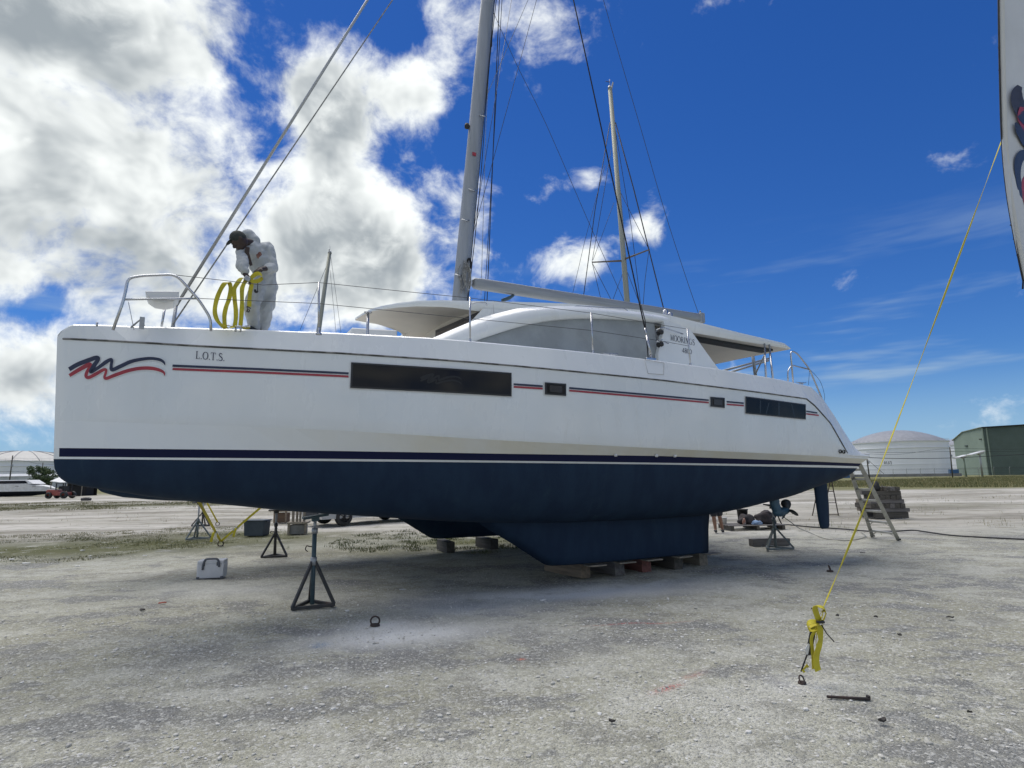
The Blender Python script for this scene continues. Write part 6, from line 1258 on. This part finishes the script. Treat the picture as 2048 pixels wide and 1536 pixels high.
# utility poles and wires
PW = WD[3]
def upole(base, top, label, arm=False):
    o = empty('utility_pole', base, 0, label, 'utility pole', 'utility poles'); tl = Vector(top) - Vector(base); mb = MB(); mb.tube([(0, 0, -.2), tl], [.16, .12], 8); mb.build('shaft', PW, o)
    mb = MB(); mb.box(tl * .72 + Vector((.22, 0, 0)), (.34, .3, .6)); mb.build('transformer', GALV, o, bevel=.05)
    if arm: mb = MB(); mb.bar(tl + Vector((-.9, 0, -.4)), tl + Vector((.9, 0, -.4)), .12, .12); mb.build('cross_arm', PW, o)
    return o
b1 = gat(19, 150); upole(b1, D(25.5, 911, 150), 'leaning dark utility pole at the far left'); b2 = gat(84, 190); upole(b2, D(86, 925, 190), 'short utility pole behind the round tree')
b3 = gat(1906, 150); upole(b3, D(1899.5, 894, 150), 'thin utility pole left of the green warehouse'); b4 = gat(1739.5, 130); o4 = upole(b4, D(1733, 911, 130), 'stayed utility pole just right of the stern')
b5 = gat(2260, 150); upole(b5, D(2240, 880, 150), 'utility pole out on the right'); b6 = gat(-160, 150); upole(b6, D(-150, 905, 150), 'utility pole out on the left')
mb = MB(); mb.tube([D(1728, 913, 130) - b4, D(1768, 948, 126) - b4], .05, 5); mb.build('stay', WD[1], o4)
def span(pts, r_, label):
    P = smoothpath([D(x, y, d) for x, y, d in pts], 6); mb = MB(); mb.tube(P, r_, 5); o = mb.build('power_line', WIRE); tag(o, label, 'power line', 'power lines')
span([(1733, 915, 130), (1800, 917, 135), (1899, 916, 150), (2048, 908.5, 150), (2240, 897, 150)], .07, 'thick power line sagging across the right tank')
span([(1733, 904, 130), (1800, 905, 135), (1899, 903, 150), (2048, 902, 150), (2240, 890, 150)], .035, 'middle power line crossing the right tank')
span([(1733, 907.5, 130), (1800, 908.5, 135), (1899, 897, 150), (2048, 898, 150), (2240, 884, 150)], .03, 'uppermost power line crossing the right tank')
span([(-150, 922, 150), (25, 920, 150), (86, 928, 190), (200, 930, 190)], .04, 'upper power line at the far left'); span([(-150, 946, 150), (21, 943, 150), (85, 946, 190), (200, 947, 190)], .04, 'lower power line at the far left')
# ------------------------------------------------------------------ green warehouse
gc = Vector(gat(1978, 236)); L_ = gat(1917, 262); Rr = gat(2190, 212)
o = empty('green_warehouse', gc, 0, 'tall green metal warehouse at the right edge', 'warehouse'); a = L_ - gc; r_ = Rr - gc
GR1 = mat('green_sheet_lit', (.25, .31, .25), .65, base2=(.22, .275, .22), nsc=.15); GRR = mat('green_roof', (.30, .34, .31), .6)  # gable sheet: the lit side's tone is put into its colour
hC, hM, hL = 19.2, 18.3, 15.2
def gp(v_, z): return Vector((v_.x, v_.y, z))
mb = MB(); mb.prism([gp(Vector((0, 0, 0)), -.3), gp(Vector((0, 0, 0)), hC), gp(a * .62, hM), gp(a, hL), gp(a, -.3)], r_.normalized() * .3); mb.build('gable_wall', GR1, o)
# corrugated long wall
mb = MB(); n = 150; P0, P1 = [], []; nv = Vector((r_.y, -r_.x, 0)).normalized()
for i in range(n * 4 + 1):
    u = i / (n * 4); off = (0, .18, .18, 0)[i % 4]; q = r_ * u + nv * off; P0.append(gp(q, -.3)); P1.append(gp(q, hC - .3))
mb.grid([P0, P1], sm=False); mb.build('corrugated_wall', mat('green_sheet_shaded', (.17, .225, .20), .6, base2=(.145, .195, .17), nsc=.2), o)  # same green sheet darkened, shade on this side put into the colour
mb = MB(); mb.grid([[gp(Vector((0, 0, 0)) - r_.normalized() * .5 + nv * .5, hC), gp(a * .62 - r_.normalized() * .5, hM + .25), gp(a * 1.02 - r_.normalized() * .5, hL + .25)], [gp(r_ + nv * .5, hC), gp(r_ + a * .62, hM + .25), gp(r_ + a * 1.02, hL + .25)]], sm=False); rf_ = mb.build('roof', GRR, o)
sol = rf_.modifiers.new('t', 'SOLIDIFY'); sol.thickness = .25
mb = MB(); mb.bar(gp(nv * .55, hC - .25), gp(r_ + nv * .55, hC - .25), .3, .45); mb.build('gutter', DARKIN, o)
for u in (.004, .05): mb = MB(); mb.bar(gp(r_ * u + nv * .35, 0), gp(r_ * u + nv * .35, hC - .3), .35, .35); mb.build('downpipe', GR1, o)
gi = -r_.normalized()
for u, z, w_ in ((.55, 12.3, 2.0), (.06, 14.4, 1.2)):
    mb = MB(); mb.box(gp(a * u + gi * .25, z), (w_, .4, .35), rz=math.atan2(a.y, a.x) + .5 * (u < .1)); mb.build('vent', DARKIN, o)
# lamp posts with broad tilted panels in front of it
for x0, y0, x1, y1, px0, py0, px1, py1, d_, lb in ((1933.5, 955, 1927, 914, 1911, 916.5, 1931, 910.5, 180, 'shorter lamp post with pale tilted panel before the warehouse'), (1966, 953, 1959, 906, 1938, 910, 1965.5, 902.5, 176, 'taller lamp post with pale tilted panel before the warehouse')):
    b_ = gat(x0, d_); o = empty('lamp_post', b_, 0, lb, 'lamp post', 'lamp posts by the warehouse'); mb = MB(); mb.tube([(0, 0, -.2), D(x1, y1, d_) - b_], [.28, .2], 8); mb.build('post', GR1 if x0 < 1950 else GALV, o)
    p = D(px0, py0, d_) - b_; q_ = D(px1, py1, d_) - b_; mb = MB(); mb.bar(p, q_, 2.2, .35); mb.build('panel', WHITE, o, bevel=.05); mb = MB(); mb.bar(p * .35 + q_ * .65 + Vector((0, 0, -.5)), q_ + Vector((0, 0, -.35)), .8, .5); mb.build('lamp_head', GALV, o)
for px, d_, lb, w_ in ((1909, 245, 'blue container beside the green warehouse', 2.9), (1687, 200, 'low blue container seen beneath the stern', 3.4)):
    b_ = gat(px, d_); o = empty('blue_container', b_, R(-20), lb, 'container'); BL = mat('container_blue', (.05, .14, .30), .6, base2=(.04, .11, .24), nsc=.6)
    mb = MB(); pr = []; 
    for k_ in range(25): pr.append(Vector((-w_ / 2 + w_ * k_ / 24, -1.2 - (.08 if k_ % 2 else 0), 0)))
    mb.grid([pr, [p + Vector((0, 0, 2.5)) for p in pr]], sm=False); mb.box((0, .05, 1.25), (w_, 2.4, 2.5)); mb.build('shell', BL, o)
    for x in (-w_ / 2, w_ / 2): mb = MB(); mb.box((x, -1.27, 1.25), (.14, .14, 2.56)); mb.build('corner_post', BL, o)
# boundary fence
f0, f1 = gat(1660, 165), gat(2120, 140); o = empty('boundary_fence', f0, 0, 'wire boundary fence with thin posts along the grass', 'fence'); nP = 16
for i in range(nP + 1):
    p = (f1 - f0) * (i / nP); mb = MB(); mb.tube([p + Vector((0, 0, -.1)), p + Vector((0, 0, 2.3)), p + Vector((0, -.25, 2.6))], .045, 6); mb.build('post', GALV, o)
for z in (.1, .5, .9, 1.3, 1.7, 2.05, 2.3, 2.5):
    mb = MB(); mb.tube([Vector((0, 0, z)), (f1 - f0) + Vector((0, 0, z))], .014 if z < 2.2 else .022, 4); mb.build('wire', WIRE, o)
# concrete kerb wall at the foot of the tanks
k0, k1 = gat(1670, 230), gat(1925, 215); o = empty('low_wall', k0, 0, 'low grey concrete wall at the foot of the right tank', 'wall'); mb = MB(); mb.bar((0, 0, .5), (k1 - k0) + Vector((0, 0, .5)), .3, 1.0); mb.build('panel', mat('concrete_grey', (.24, .24, .24), .9, base2=(.18, .18, .18), nsc=.4), o)
# ------------------------------------------------------------------ two more yachts, their hulls hidden behind the catamaran
def yacht(pb_, ptop, pbot, spread, label, dep, heading, thick=.12):
    base = gat(pbot[0], dep); o = empty('laid_up_yacht', base, heading, label, 'yacht', 'yachts laid up behind the catamaran'); rows = []; M = Matrix.Rotation(-heading, 3, 'Z')
    for x, hb_, zs_, zk_ in ((-4.2, .9, 2.35, 1.5), (-2, 1.35, 2.35, 1.05), (1, 1.4, 2.4, 1.0), (3.2, .9, 2.5, 1.2), (4.6, .1, 2.65, 1.9)):
        rows.append([Vector((x, hb_ * k_, z)) for k_, z in ((-1, zs_), (-.97, 1.8), (-.6, zk_ + .25), (0, zk_), (.6, zk_ + .25), (.97, 1.8), (1, zs_))])
    mb = MB(); mb.grid(rows, close=True, sm=False); mb.f.append(tuple(range(7))); mb.mi.append(0); mb.sm.append(False); mb.build('hull', WHITE, o)
    mb = MB(); mb.prism([(-1, -.1, 1.1), (1.2, -.1, 1.1), (.8, -.1, .05), (-.8, -.1, .05)], (0, .2, 0)); mb.build('keel', ANTI, o)
    mb = MB(); mb.prism([(-2.5, -.9, 2.35), (-2.3, -.8, 2.75), (1.2, -.7, 2.75), (2.2, -.7, 2.4)], (0, 1.7, 0)); mb.build('cabin', WHITE, o)
    tp_ = M @ (D(ptop[0], ptop[1], dep) - base); bt = M @ (D(pbot[0], pbot[1], dep) - base); b0 = bt + (bt - tp_).normalized() * max(0, (bt.z - 2.6)); 
    mb = MB(); mb.tube([b0, bt, tp_], [thick, thick, thick * .75], 12); mst = mb.build('mast', mat('mast_olive', (.30, .31, .26), .5, .4), o)
    mb = MB(); mb.tube([tp_ + Vector((0, 0, -.05)), tp_ + Vector((-.05, 0, .12))], [thick * .9, thick * .5], 8); mb.bar(tp_ + Vector((.15, 0, -.1)), tp_ + Vector((.3, 0, .1)), .05, .05); mb.tube([tp_, tp_ + Vector((0, 0, .45))], .012, 5); mb.build('masthead', GALV, mst)
    def X(x, y, dd=0): return M @ (D(x, y, dep + dd) - base)
    for ln in spread.get('bars', []):
        mb = MB(); mb.tube([X(*ln[0]), X(*ln[1])], [.05, .03], 6); mb.build('spreader', WD[1], mst)
    for ln in spread.get('wires', []):
        mb = MB(); mb.tube([X(*p) for p in ln[0]], ln[1], 5); mb.build('stay', WIRE, mst)
    if 'vane' in spread: mb = MB(); p, q_ = spread['vane']; mb.tube([X(*p), X(*q_)], [.012, .02], 5); mb.build('wind_vane', BLACK, mst)
    return o
yacht(None, (1220, 176), (1254, 600), {'bars': [((1245, 521.5), (1184, 524.5)), ((1247, 519), (1299, 499, -1.2))], 'vane': ((1211, 163), (1220, 164)),
  'wires': [([(1220, 245), (1190, 420), (1166, 600)], .02), ([(1231, 245), (1268, 380), (1298, 500), (1333, 640)], .028), ([(1231, 262), (1262, 450), (1285, 640)], .014), ([(1222, 300), (1202, 420), (1184, 524), (1207, 620)], .013), ([(1184, 525), (1225, 605)], .013), ([(1241, 385), (1298, 499), (1290, 560), (1284, 640)], .013), ([(1228, 405), (1186, 520)], .010), ([(1246, 545), (1222, 610)], .013), ([(1255, 545), (1284, 620)], .013), ([(1210, 330), (1170, 480), (1140, 610)], .010)]}, 'laid-up yacht whose tall olive mast with spreaders rises right of the boom', 28, R(-70), .13)
yacht(None, (659.5, 505), (637, 664), {'wires': [([(658, 520), (600, 660)], .012), ([(662, 515), (668, 560), (682, 665)], .010), ([(660, 540), (672, 664)], .010)]}, 'laid-up yacht whose short grey mast shows right of the worker', 36, R(-80), .14)
SC.cycles.max_bounces = 5; SC.cycles.diffuse_bounces = 3; SC.cycles.glossy_bounces = 2
